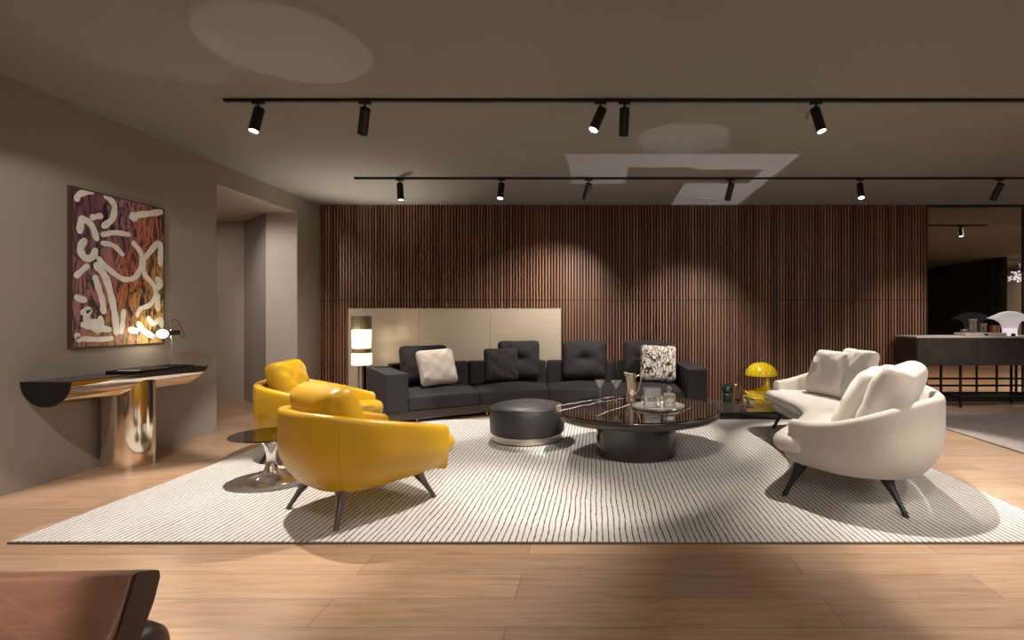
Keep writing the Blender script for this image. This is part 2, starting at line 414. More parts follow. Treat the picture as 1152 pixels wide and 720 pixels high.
# niche behind the opening
bm = NB(); prism(bm, [(-4.44,7.06),(-4.44,7.9),(-5.20,7.9),(-5.20,7.74)], 0, 2.63); struct('wall_niche_side', bm, M['wall'], smooth=False)
bm = NB(); box(bm, -7.4, -5.2, 7.75, 7.9, 0, 2.63); struct('wall_niche_back', bm, M['beige_wall'], smooth=False)
bm = NB(); box(bm, -7.4, -4.44, 4.4, 7.9, 2.63, H); struct('ceiling_niche', bm, M['beige_wall'], smooth=False)
bm = NB(); box(bm, -7.5, -7.4, 4.4, 7.9, 0, H); struct('wall_niche_end', bm, M['wall'], smooth=False)
bm = NB(); box(bm, -7.4, -4.44, 4.3, 4.4, 0, H); struct('wall_niche_near', bm, M['wall'], smooth=False)
# slatted back wall
bm = NB(); box(bm, WX-.02, 4.78, BY+.03, BY+.2, 0, H)
nb = len(bm.faces)
xs = WX+.01; 
while xs < 4.75:
    for z0, z1 in ((.02, 1.462), (1.472, H-.004)):
        box(bm, xs, xs+.0195, BY-.012, BY+.032, z0, z1)
    xs += .0425
for i, f in enumerate(bm.faces): f.material_index = 0 if i < nb else 1
struct('wall_back', bm, [M['slat_back'], M['slat']], smooth=False)
# glazed partition to the right
bm = NB()
box(bm, 4.78, 11, BY, BY+.06, 0, .10); box(bm, 4.78, 11, BY, BY+.05, 2.82, H); box(bm, 4.78, 4.80, BY, BY+.05, .1, 2.82)
for x in (6.19, 7.7, 9.3): box(bm, x, x+.014, BY+.01, BY+.04, .1, 2.82)
w = struct('window_1', bm, M['frame_metal'], smooth=False)
bm = NB(); box(bm, 4.80, 11, BY+.022, BY+.028, .10, 2.82); obj('pane', bm, M['pane'], w, smooth=False)
# other room walls
bm = NB(); box(bm, -4.44, 11, -3.1, -3.0, 0, H); struct('wall_front', bm, M['wall'], smooth=False)
bm = NB(); box(bm, 11, 11.1, -3.0, 7.7, 0, H); struct('wall_right', bm, M['wall'], smooth=False)
bm = NB(); box(bm, 10.9, 11.0, 14.05, 20, 0, H); box(bm, 10.9, 11.1, 7.7, 11.6, 0, H); struct('wall_dark', bm, M['dark_wall'], smooth=False)
bm = NB(); box(bm, 10.86, 10.9, 14.1, 14.9, 0, H-.02); struct('door_1', bm, M['dark_teal'], smooth=False)
bm = NB(); box(bm, 10.82, 10.9, 14.35, 14.55, 0, H-.02); struct('trim_2', bm, M['black_metal'], smooth=False)
bm = NB(); box(bm, 4.0, 11, 20, 20.2, 0, H); box(bm, 4.0, 4.1, 7.82, 20, 0, H); struct('wall_far', bm, M['dark_wall'], smooth=False)
bm = NB(); box(bm, 13.2, 13.4, 10.5, 18, 0, H); box(bm, 11.1, 13.2, 10.5, 10.6, 0, H);box(bm, 11.1, 13.2, 18, 18.1, 0, H); struct('wall_beyond', bm, M['beige_wall'], smooth=False)

# ------------------------------------------------------------------ rugs
def rug(name, x0, x1, y0, y1, mat, label):
    t = thing(name, ((x0+x1)/2, (y0+y1)/2, 0), label, 'rug')
    hx, hy = (x1-x0)/2, (y1-y0)/2
    bm = NB(); box(bm, -hx, hx, -hy, hy, .0, .014, .004); obj('pile', bm, mat, t, smooth=False)
    bm = NB(); e = .004
    box(bm, -hx-e, hx+e, -hy-e, -hy, 0, .010); box(bm, -hx-e, hx+e, hy, hy+e, 0, .010)
    box(bm, -hx-e, -hx, -hy, hy, 0, .010); box(bm, hx, hx+e, -hy, hy, 0, .010)
    obj('binding', bm, M['rug_edge'], t, smooth=False)
    return t
rug('striped_rug', -3.13, 2.66, 2.793, 6.185, M['rug'], 'large ivory rug with thin dark broken stripes under the lounge seating')
rug('grey_rug', 3.79, 8.2, 2.6, 6.70, M['grey_rug'], 'plain grey wool rug on the oak floor at the right edge of the room')
RZ = .014   # rug top

# ------------------------------------------------------------------ track lights
TR = []
def track(y, x0, x1, label):
    o = NB(); box(o, x0, x1, y-.016, y+.016, H-.022, H, .002, 1)
    t = thing('lighting_track', ((x0+x1)/2, y, H), label, 'lighting track')
    o2 = obj('rail', o, M['black_metal'], t, smooth=False); o2.matrix_parent_inverse = Matrix.Translation((-(x0+x1)/2, -y, -H))
    bm = NB(); box(bm, x0-.012, x0, y-.018, y+.018, H-.024, H); e = obj('end_cap', bm, M['black_metal'], t, smooth=False); e.matrix_parent_inverse = o2.matrix_parent_inverse.copy()
    return t
track(3.94, -2.78, 8.5, 'long black ceiling track nearest the camera, crossing above the coffee table')
track(6.127, -2.81, 8.5, 'black ceiling track close to the slatted wall, above the charcoal sofa')
track(9.23, 4.9, 6.87, 'short black ceiling track seen behind the glass partition')
track(1.25, -3.2, 5.0, 'unseen black ceiling track added over the brown leather armchair end of the room')  # out of view, added to carry the extra spots
def spot(x, y, aim, label, power=60, cone=46, lit=True, blend=.35, color=(1,.905,.81), L=.20, extra=None, group=None, rad=.022):
    """cylinder spotlight hung from a track at (x,y), pointing at aim"""
    t = thing('track_spotlight', (x, y, H-.022), label, 'spotlight', group=group)
    bm = NB(); box(bm, -.045, .045, -.014, .014, -.018, 0, .003, 1); tube(bm, [(0,0,-.015),(0,0,-.075)], .008, 8)
    obj('adapter', bm, M['black_metal'], t)
    piv = Vector((0,0,-.085)); d = (Vector(aim) - Vector((x,y,H-.022)) - piv).normalized()
    q = Vector((0,0,-1)).rotation_difference(d)
    r = .037
    bm = NB(); lathe(bm, [(0,.05),(r-.006,.05),(r,.046),(r,-L+.05),(r-.003,-L+.047),(r-.004,-L+.06),(0,-L+.06)], 28, cap=False)
    side = Vector((d.x, d.y, 0)); off = (side.normalized() if side.length > .01 else Vector((0,1,0)))
    c = piv + d*.01
    bmesh.ops.transform(bm, matrix=Matrix.Translation(c) @ q.to_matrix().to_4x4(), verts=bm.verts)
    body = obj('lamp_body', bm, M['black_metal'], t)
    bm = NB(); lathe(bm, [(0,0),(r-.005,0)], 24, cap=False)
    bmesh.ops.transform(bm, matrix=Matrix.Translation(c + d*(L-.056)) @ q.to_matrix().to_4x4(), verts=bm.verts)
    obj('lens', bm, M['lamp_face'] if lit else M['lamp_face_dim'], body, smooth=False)
    if power:
        ld = bpy.data.lights.new('spot_beam', 'SPOT'); ld.energy = power; ld.color = color
        ld.spot_size = math.radians(cone); ld.spot_blend = blend; ld.shadow_soft_size = rad
        lo = bpy.data.objects.new('spot_beam', ld); COL.objects.link(lo)
        lo.location = Vector((x,y,H-.022)) + c + d*(L-.045)
        lo.rotation_euler = Vector((0,0,-1)).rotation_difference(d).to_euler()
    return t
PW = 2.3
spot(-2.54, 3.94, (-2.6,3.05,0), 'black track spotlight farthest left on the nearer ceiling track, lens lit', 150*PW, 66)
spot(-1.74, 3.94, (-2.75,5.4,.3), 'second spotlight from the left end of the nearer track, aimed away', 150*PW, 44, lit=False)
spot(.03, 3.94, (-1.0,3.05,.0), 'strongly tilted spotlight with glowing lens, left of an upright one', 138*PW, 60, blend=.9)
spot(.21, 3.94, (.16,5.2,.4), 'upright unlit-looking spotlight beside the strongly tilted one on the nearer track', 170*PW, 46, lit=False)
e_ = spot(1.65, 3.94, (2.1,3.15,0), 'lit spotlight with a small bright clip on its side, right part of nearer track', 130*PW, 62, blend=.9)
bm = NB(); lathe(bm, [(0,0),(.03,0),(.034,.006),(.02,.014),(0,.016)], 16, c=(0,0,0))
bmesh.ops.transform(bm, matrix=Matrix.Translation((-.055,.03,-.10)) @ Matrix.Rotation(PI/2.4, 4, 'Y'), verts=bm.verts)
obj('side_reflector', bm, M['ring_metal'], e_)
spot(-2.295, 6.127, (-2.1,5.95,.4), 'lit spotlight at the left end of the track by the slatted wall', 80*PW, 50)
spot(-1.11, 6.127, (-1.2,5.3,.3), 'lit spotlight second from left on the track by the slatted wall', 80*PW, 56)
spot(-.093, 6.127, (-.75,7.5,.85), 'spotlight third from left on the track by the slatted wall, lens hidden', 105*PW, 84, lit=False, blend=1)
spot(1.57, 6.127, (1.2,7.4,.4), 'spotlight fourth from left on the track by the slatted wall, lens hidden', 110*PW, 80, lit=False, blend=1)
spot(3.08, 6.127, (2.8,5.1,.3), 'lit spotlight above the white sofa on the track by the slatted wall', 150*PW, 58)
spot(4.71, 6.127, (4.45,7.3,.8), 'rightmost spotlight on the far track, dark side showing', 45*PW, 64, lit=False, blend=1)
spot(6.41, 9.23, (6.3,8.6,.1), 'small glowing spotlight hanging behind the glass partition', 60*PW, 70, L=.14)
# third row: unseen fixtures added to light chairs and floor from the camera end
for i, (x, aim, pw, cn, lb) in enumerate([(-2.7,(-3.98,4.35,.95),85,46,'over the left end'), (-1.3,(-1.5,3.4,.4),22,44,'second from the left end'),
        (0.0,(-.1,4.3,.3),90,44,'in the middle'), (1.2,(2.3,2.3,0),60,46,'right of the middle'), (2.6,(2.4,4.2,.5),50,46,'nearest its right end'), (3.9,(4.1,4.6,.2),90,50,'at its right end'), (-2.05,(-2.05,1.5,.35),62,33,'above the brown leather armchair')]):
    spot(x, 1.25, aim, 'added unseen spotlight on the track above the camera, ' + lb, pw*PW, cn)

# ------------------------------------------------------------------ painting on the left wall
pt = thing('abstract_painting', (WX, 4.41, .98), 'tall abstract canvas of white brush strokes over purple, orange and black, on grey wall', 'painting')
bm = NB(); box(bm, .004, .030, -.42, .424, 0, 1.225, .002, 1); o = obj('canvas', bm, M['canvas'], pt, smooth=False)
bm = NB(); box(bm, 0, .033, -.428, -.42, -.006, 1.231); box(bm, 0, .033, .424, .432, -.006, 1.231); box(bm, 0, .033, -.42, .424, -.006, 0); box(bm, 0, .033, -.42, .424, 1.225, 1.231)
obj('edge_frame', bm, M['dark_leather'], pt, smooth=False)
STROKES = [  # in the crop's own coordinates, mapped onto the canvas plane
 [(60,85),(75,65),(120,55)], [(180,75),(212,110),(205,165),(170,195)], [(125,160),(155,155)], [(80,165),(72,215)],[(85,165),(120,190),(140,245)],
 [(165,230),(215,222),(270,230)], [(165,265),(210,275),(245,310)], [(90,255),(75,290),(95,325),(125,320),(135,295)],
 [(60,395),(100,360)], [(150,330),(190,370),(250,410),(300,400),(325,340),(318,300),(290,265)], [(140,355),(175,400),(200,480),(215,560),(220,625)],
 [(135,405),(150,450),(165,500),(168,540)], [(285,150),(290,165),(310,150),(360,145),(400,138)],[(285,150),(330,150)], [(335,325),(395,265),(398,350)], [(330,340),(335,390),(375,440),(380,480),(355,515),(320,530),(305,555)],
 [(60,485),(90,495)], [(385,410),(400,430),(380,450)], [(85,545),(110,535),(100,575),(150,590),(145,620),(120,600)],[(155,570),(160,600)], [(85,595),(130,605),(190,615)], [(250,540),(245,590),(240,625)],
 [(310,590),(330,620),(365,640)], [(350,570),(370,590),(400,575),(405,600)], [(60,640),(70,655)], [(85,652),(150,655),(200,650)], [(275,615),(300,620)], [(388,480),(388,530)]]
bm = NB()
rs = random.Random(3)
for st_ in STROKES:
    pts = []
    for (X, Y_) in st_:
        px = 70+X/3.6; py = 200+Y_/3.6
        yy = 590*3.985/(671-px); zz = 1.2+(358.5-py)/590*yy
        pts.append((yy-4.41, zz-.98))
    cp = catmull([(a, b_, 0) for a, b_ in pts], 7)
    wd = rs.uniform(.020,.028); lev = .0335+.0006*STROKES.index(st_)/10
    # a stroke is laid as overlapping dabs joined by quads, all 4 mm thick
    prev = None
    for q, p in enumerate(cp):
        d = cp[min(q+1,len(cp)-1)]-cp[max(q-1,0)]; d.normalize(); sd = Vector((-d.y, d.x, 0))
        k = wd*(1+.10*math.sin(q*.9+wd*900))
        cl = lambda v_: (max(-.415, min(.419, v_.x)), max(.005, min(1.219, v_.y)))
        cur = [cl(p+sd*k), cl(p-sd*k)]
        if prev:
            f_ = [bm.verts.new((lev, *c_)) for c_ in (prev[0], cur[0], cur[1], prev[1])]; bm.faces.new(f_)
            for (c0, c1) in ((prev[0], cur[0]), (cur[1], prev[1])):
                bm.faces.new([bm.verts.new(v_) for v_ in ((lev,*c0),(.0295,*c0),(.0295,*c1),(lev,*c1))])
        prev = cur
        if q in (0, len(cp)-1):
            ring = [bm.verts.new((lev+.0001, *cl(p+Vector((math.cos(a*PI/9), math.sin(a*PI/9), 0))*k))) for a in range(18)]; bm.faces.new(ring)
obj('brush_strokes', bm, M['white_paint'], pt, smooth=False, recalc=False)

# ------------------------------------------------------------------ bronze console
cn = thing('console_table', (-3.842, 4.31, 0), 'polished bronze half-round console on an oval pedestal along the grey wall', 'console table')
bm = NB(); r = .172; zt = .755; N = 24
y0, y1 = -.645, .655
lo = []; hi = []
for i in range(N+1):
    a = PI + PI*i/N; x = r*math.cos(a); z = zt + r*math.sin(a)
    lo.append(bm.verts.new((x, y0, z))); hi.append(bm.verts.new((x, y1 - .17*abs(math.sin(a)), z)))
for i in range(N): bm.faces.new((lo[i], lo[i+1], hi[i+1], hi[i]))
bm.faces.new(lo[::-1]); bm.faces.new(hi); bm.faces.new((lo[0], hi[0], hi[-1], lo[-1]))
obj('half_round_trough', bm, M['bronze'], cn, angle=50)
bm = NB(); vs = [bm.verts.new(((r+.004)*math.cos(PI+PI*i/N), y0-.012, zt+.003+(r+.006)*math.sin(PI+PI*i/N))) for i in range(N+1)]
f = bm.faces.new(vs); ex = bmesh.ops.extrude_face_region(bm, geom=[f]); bmesh.ops.translate(bm, verts=[v for v in ex['geom'] if isinstance(v, bmesh.types.BMVert)], vec=(0,.012,0))
obj('end_panel', bm, M['gloss_black'], cn, angle=30)
bm = NB(); prism(bm, [(-r+.004,y0+.001),(r-.012,y0+.001),(r-.012,y1-.08),(r-.05,y1-.02),(-r+.004,y1-.02)], zt-.004, zt+.004)
obj('table_top', bm, M['gloss_black'], cn, smooth=False)
bm = NB(); lathe(bm, [(1.0,0),(1.0,.01),(1.0,.69)], 64)
for v in bm.verts: v.co.x = v.co.x*.172; v.co.y = v.co.y*.172 
bmesh.ops.rotate(bm, verts=bm.verts, cent=(0,0,0), matrix=Matrix.Rotation(.0, 3, 'Z'))
obj('pedestal', bm, M['bronze'], cn, angle=50)
# things on the console
t = thing('serving_tray', (-3.86, 4.56, .759), 'flat black rectangular tray lying on the bronze console', 'tray')
bm = NB(); box(bm, -.12, .13, -.31, .31, 0, .008, .002, 1); obj('tray_base', bm, M['black_metal'], t)
bm = NB(); box(bm, -.12, .13, -.31, -.302, .006, .016); box(bm, -.12, .13, .302, .31, .006, .016); box(bm, -.12,-.112,-.302,.302,.006,.016); box(bm,.122,.13,-.302,.302,.006,.016)
obj('tray_rim', bm, M['black_metal'], t, smooth=False)
t = thing('book', (-3.85, 4.46, .7672), 'thin dark book with pale pages lying on the console tray', 'book')
bm = NB(); box(bm, -.10, .10, -.14, .14, 0, .003); box(bm, -.10, .10, -.14, .14, .014, .017); box(bm, -.10, -.097, -.14, .14, 0, .017); obj('cover', bm, M['black_metal'], t, smooth=False)
bm = NB(); box(bm, -.096, .096, -.136, .136, .003, .014); obj('pages', bm, M['paper'], t, smooth=False)
dl = thing('desk_lamp', (-3.85, 4.745, .7672), 'slim chrome desk lamp with black head and bare glowing bulb on the console', 'desk lamp')
bm = NB(); lathe(bm, [(0,0),(.05,0),(.05,.006),(.012,.012),(0,.012)], 32); obj('base', bm, M['black_metal'], dl)
bm = NB(); lathe(bm, [(.005,.01),(.005,.40)], 12); obj('stem', bm, M['chrome'], dl)
bm = NB(); tube(bm, [(.002,.075,.305),(.002,.02,.304),(0,-.05,.298)], .024, 20); hd = obj('lamp_head', bm, M['black_metal'], dl)
bm = NB(); lathe(bm, [(0,-.012),(.016,-.010),(.030,.01),(.036,.035),(.034,.055),(.024,.075),(0,.085)], 24, cap=False)
bmesh.ops.transform(bm, matrix=Matrix.Translation((0,-.055,.298)) @ Matrix.Rotation(PI/2, 4, 'X'), verts=bm.verts); obj('bulb', bm, M['bulb'], hd)
bm = NB(); tube(bm, catmull([(0,0,.40),(.0,.03,.425),(0,.09,.40),(0,.13,.33),(0,.16,.26),(0,.10,.28),(.0,.06,.30)], 6), .003, 8); obj('cable', bm, M['black_metal'], dl)

# ------------------------------------------------------------------ champagne metal panel + floor lamp
mp_ = thing('metal_screen', (-2.045, 7.565, 0), 'wide brushed champagne metal screen standing behind the charcoal sofa', 'screen')
for i in range(3):
    bm = NB(); x0 = -1.535+i*1.0233; box(bm, x0+.0015, x0+1.0218, -.012, .02, .01, 1.345, .002, 1); obj('panel', bm, M['brushed'], mp_, smooth=False)
bm = NB(); box(bm, -1.54, 1.54, -.014, .028, 0, .01); box(bm, -1.54, 1.54, -.014, .03, 1.345, 1.352); obj('edge_rail', bm, M['ring_metal'], mp_, smooth=False)
fl = thing('floor_lamp', (-3.17, 7.08, 0), 'floor lamp of stacked glowing glass drums on chrome rods beside the sofa arm', 'floor lamp')
bm = NB(); lathe(bm, [(0,0),(.15,0),(.15,.018),(.145,.022),(0,.022)], 40); obj('base', bm, M['chrome'], fl)
for (x, y) in ((-.04,0),(.03,-.05),(.105,.03)):
    bm = NB(); tube(bm, [(x,y,.02),(x,y,.58)], .012, 12); obj('rod', bm, M['chrome'], fl)
bm = NB(); tube(bm, [(.02,.03,.02),(.02,.03,.58)], .035, 14); obj('column', bm, M['gloss_black'], fl)
def drum(name, z0, z1, r, mat):
    bm = NB(); lathe(bm, [(0,z0),(r-.01,z0),(r,z0+.008),(r,z1-.008),(r-.01,z1),(0,z1)], 48, cap=False); return obj(name, bm, mat, fl)
drum('lit_drum', .575, .735, .13, M['opal']); drum('metal_band', .736, .800, .122, M['rib_glass'])
drum('lit_drum', .802, .915, .122, M['opal']); drum('lit_drum', .917, 1.055, .126, M['opal'])
bm = NB(); n_ = 72
lathe(bm, [(.126,1.057),(.126,1.235),(.118,1.235),(.118,1.06)], n_)
for v in bm.verts:
    a = math.atan2(v.co.y, v.co.x); k = 1+.02*math.cos(a*24); v.co.x *= k; v.co.y *= k
obj('ribbed_glass', bm, M['rib_glass'], fl)

# ------------------------------------------------------------------ charcoal sofa
sf = thing('curved_sofa', (0, 0, 0), 'long angled charcoal fabric sofa with block arms in front of the slatted wall', 'sofa')
F = [Vector(p) for p in ((-2.12,5.92),(-1.42,6.38),(-.60,6.62),(.25,6.58),(1.09,6.42))]
B = [Vector(p) for p in ((-2.75,6.88),(-1.82,7.36),(-.72,7.49),(.28,7.49),(1.09,7.47))]
def lerp(a, b_, t): return a*(1-t)+b_*t
def quad_map(p00, p10, p11, p01, z0, z1, crown=.0, belly=.0):
    def fn(u, v, w):
        p = lerp(lerp(p00, p10, u), lerp(p01, p11, u), v)
        c = 16*u*(1-u)*v*(1-v)
        z = z0+(z1-z0)*w + (crown*c if w == 1 else 0)
        if belly and 0 < w < 1:
            q = lerp(lerp(p00, p10, .5), lerp(p01, p11, .5), .5); dd = (p-q); p = p + dd.normalized()*belly
        return (p.x, p.y, z)
    return fn
off = [(B[i]-F[i]).normalized() for i in range(5)]
def shrink(p, q, g): d = (q-p).normalized()*g; return p+d, q-d
for i in range(4):
    a, b_ = shrink(F[i], F[i+1], .004); c = F[i+1]+off[i+1]*((B[i+1]-F[i+1]).length-.20); d = F[i]+off[i]*((B[i]-F[i]).length-.20)
    d, c = shrink(d, c, .004)
    bm = NB(); softbox(bm, quad_map(a, b_, c, d, .155, .315, .065, .008)); obj('seat_cushion', bm, M['charcoal'], sf, subsurf=2, angle=180)
    # low back wall
    a, b_ = shrink(B[i]-off[i]*.20, B[i+1]-off[i+1]*.20, .006); d, c = shrink(B[i], B[i+1], .006)
    bm = NB(); softbox(bm, quad_map(a, b_, c, d, .155, .615, .012), tv=(0,.2,.8,1), tw=(0,.05,.5,.93,1)); obj('back_rest', bm, M['charcoal'], sf, subsurf=2, angle=180)
ul = (F[1]-F[0]).normalized(); dn = Vector((-ul.y, ul.x))
a0 = F[0]-ul*.245-dn*.02; 
bm = NB(); softbox(bm, quad_map(a0, F[0]-ul*.004-dn*.02, F[0]+dn*1.15-ul*.004, a0+dn*1.17, .15, .585, .008), tu=(0,.1,.5,.9,1), tv=(0,.03,.5,.97,1), tw=(0,.05,.5,.95,1)); obj('arm', bm, M['charcoal'], sf, subsurf=2, angle=180)
bm = NB(); softbox(bm, quad_map(Vector((1.10,6.34)), Vector((1.345,6.34)), Vector((1.345,7.47)), Vector((1.10,7.47)), .15, .59, .008), tu=(0,.1,.5,.9,1), tv=(0,.03,.5,.97,1), tw=(0,.05,.5,.95,1)); obj('arm', bm, M['charcoal'], sf, subsurf=2, angle=180)
base = [a0+dn*.03] + [F[0]-dn*0+Vector((.02,.02))] + [p+Vector((0,.03)) for p in F[1:4]] + [Vector((1.33,6.40)), Vector((1.33,7.44))] + [p-Vector((0,.03)) for p in B[3:0:-1]] + [a0+dn*1.14]
bm = NB(); prism(bm, base, .055, .15, .004, 1); obj('base_frame', bm, M['charcoal_dark'], sf, smooth=False)
for p in ((-2.06,6.06),(-1.35,6.52),(-.55,6.75),(.25,6.72),(1.25,6.5),(1.25,7.35),(.2,7.38),(-.8,7.38),(-1.8,7.2),(-2.7,6.75)):
    bm = NB(); box(bm, p[0]-.006, p[0]+.006, p[1]-.04, p[1]+.04, 0 if p[1] > 6.06 else RZ, .058); obj('foot', bm, M['chrome'], sf, smooth=False)
def face(deg): return math.radians(deg)
seatz = .372
pillow('back_cushion', .64, .52, .22, M['charcoal'], (-2.16,6.66,seatz), face(-58), 20, 'charcoal back cushion beside the left block arm, behind the white square cushion', tuft=.05, seed=1, group='charcoal back cushions')
pillow('back_cushion', .60, .55, .22, M['charcoal'], (-1.05,7.12,seatz), face(-78), 12, 'taller charcoal back cushion partly hidden behind a smaller charcoal one', tuft=.05, seed=2, group='charcoal back cushions')
pillow('back_cushion', .62, .55, .22, M['charcoal'], (-.165,7.13,seatz), face(-88), 12, 'fully visible charcoal back cushion with centre tuft, behind the martini glasses', tuft=.05, seed=3, group='charcoal back cushions')
pillow('back_cushion', .64, .55, .22, M['charcoal'], (.66,7.13,seatz), face(-92), 11, 'charcoal back cushion behind the black and white patterned cushion', tuft=.05, seed=4, group='charcoal back cushions')
pillow('throw_cushion', .47, .46, .15, M['charcoal'], (-1.24,6.86,seatz), face(-72), 14, 'smaller square charcoal cushion in front of a taller charcoal cushion', seed=5)
pillow('throw_cushion', .50, .48, .17, M['pink_white'], (-1.92,6.47,seatz), face(-50), 20, 'blush white square cushion leaning on the left part of the charcoal sofa', roll=-3, seed=6)
pillow('throw_cushion', .50, .50, .15, M['pattern'], (.80,6.86,seatz), face(-90), 14, 'square cushion with black line pattern on white at the sofa right end', roll=3, seed=7)

# ------------------------------------------------------------------ ottoman
ot = thing('round_ottoman', (-.68, 5.18, RZ), 'round charcoal leather ottoman on a pale metal ring between sofa and rug centre', 'ottoman')
bm = NB(); R0 = .364
lathe(bm, [(0,.075),(R0-.02,.075),(R0-.004,.085),(R0,.12),(R0+.004,.2),(R0,.30),(R0-.012,.325),(R0-.04,.343),(R0-.12,.360),(R0-.24,.368),(.05,.368),(.02,.362),(0,.356)], 72, cap=False); us = obj('upholstered_seat', bm, M['ottoman_leather'], ot)
bm = NB(); lathe(bm, [(R0-.03,.312),(R0-.006,.318),(R0-.002,.322),(R0-.006,.327),(R0-.03,.33)], 72, cap=False); obj('piping', bm, M['ottoman_leather'], us)
bm = NB(); lathe(bm, [(0,.012),(R0-.022,.012),(R0-.022,.07),(0,.07)], 72, cap=False); obj('metal_ring', bm, M['ring_metal'], ot)
bm = NB(); lathe(bm, [(0,0),(R0-.03,0),(R0-.03,.012),(0,.012)], 72, cap=False); obj('foot_plate', bm, M['black_metal'], ot)
bm = NB(); lathe(bm, [(0,.356),(.018,.360),(.020,.366),(.012,.371),(0,.372)], 16, cap=False); obj('button', bm, M['ottoman_leather'], us)

# ------------------------------------------------------------------ coffee table
ct = thing('coffee_table', (.353, 4.645, RZ), 'large round dark coffee table with glossy veined marble top on a drum base', 'coffee table')
bm = NB(); Rt = .722
lathe(bm, [(0,.398),(Rt-.012,.398),(Rt-.004,.401),(Rt-.008,.404),(0,.404)], 96, cap=False); obj('marble_top', bm, M['marble'], ct, angle=15)
bm = NB(); lathe(bm, [(0,.325),(Rt-.07,.325),(Rt-.02,.334),(Rt-.004,.346),(Rt,.36),(Rt,.392),(Rt-.004,.398),(0,.398)], 96, cap=False); obj('tabletop_rim', bm, M['table_lacquer'], ct)
bm = NB(); lathe(bm, [(0,0),(.350,0),(.354,.004),(.354,.326),(0,.326)], 80, cap=False); obj('drum_base', bm, M['table_lacquer'], ct)
TZ = RZ+.404
def martini(x, y, label):
    g_ = thing('martini_glass', (x, y, TZ), label, 'glass', group='martini glasses on the coffee table')
    bm = NB(); lathe(bm, [(0,0),(.034,0),(.034,.0015),(.006,.004),(.0028,.012),(.0028,.11),(.004,.118)], 24, cap=False); obj('stem', bm, M['cut_glass'], g_)
    bm = NB(); lathe(bm, [(0,.117),(.006,.118),(.056,.195),(.0545,.195),(.006,.1215),(0,.1205)], 28, cap=False); obj('bowl', bm, M['cut_glass'], g_)
martini(.035, 5.0, 'clear martini glass standing farthest left on the round coffee table')
martini(.19, 4.97, 'clear martini glass just left of the gold jug on the coffee table')
j = thing('gold_jug', (.325, 4.93, TZ), 'tall faceted gold metal jug beside the silver tray', 'jug')
bm = NB(); lathe(bm, [(0,0),(.042,0),(.045,.01),(.043,.14),(.048,.22),(.054,.265),(.051,.265),(.044,.22),(.039,.02),(0,.015)], 10, cap=False)
for v in bm.verts:
    if v.co.z > .255: v.co.x += -.02 if v.co.x < -.03 else 0; v.co.z += .015 if v.co.x < -.03 else 0
obj('body', bm, M['gold'], j, angle=20)
bm = NB(); tube(bm, catmull([(.045,0,.235),(.085,0,.25),(.092,0,.20),(.07,0,.12),(.044,0,.07)], 5), .006, 8); obj('handle', bm, M['gold'], j)
TR_ = thing('round_tray', (.545, 4.62, TZ), 'round mirror-polished silver tray on the coffee table', 'tray')
bm = NB(); lathe(bm, [(0,0),(.215,0),(.222,.004),(.222,.006),(0,.006)], 64, cap=False); obj('tray_plate', bm, M['silver'], TR_, angle=15)
bm = NB(); lathe(bm, [(.216,.003),(.232,.008),(.234,.022),(.231,.022),(.228,.010),(.216,.006)], 64, cap=False); obj('raised_rim', bm, M['silver'], TR_, angle=60)
TZ2 = TZ+.006
gb = thing('ice_bucket', (.492, 4.64, TZ2+.001), 'square clear cut glass ice bucket on the silver tray', 'ice bucket')
bm = NB(); box(bm, -.075, .075, -.06, .06, 0, .165, .008, 2)
top_f = [f for f in bm.faces if f.normal.z > .9]
bmesh.ops.delete(bm, geom=top_f, context='FACES_ONLY')
o = obj('glass_wall', bm, M['cut_glass'], gb); s_ = o.modifiers.new('solid', 'SOLIDIFY'); s_.thickness = .007; s_.offset = -1
bm = NB(); lathe(bm, [(0,.012),(.045,.012),(.05,.05),(.05,.085),(.03,.09),(0,.09)], 10, cap=False); obj('ice_block', bm, M['cut_glass'], gb, smooth=False)
dc = thing('decanter', (.640, 4.63, TZ2+.001), 'square glass decanter with a round stopper on the silver tray', 'decanter')
bm = NB(); box(bm, -.052, .052, -.045, .045, 0, .115, .009, 3); lathe(bm, [(.02,.113),(.017,.125),(.02,.135),(.018,.135),(.014,.113)], 20, cap=False); obj('bottle', bm, M['cut_glass'], dc)
bm = NB(); box(bm, -.040, .040, -.034, .034, .01, .06, .004, 2); obj('liquid', bm, M['cut_glass'], dc)
bm = NB(); bmesh.ops.create_icosphere(bm, subdivisions=2, radius=.023, matrix=Matrix.Translation((0,0,.158))); obj('stopper', bm, M['cut_glass'], dc, smooth=False)

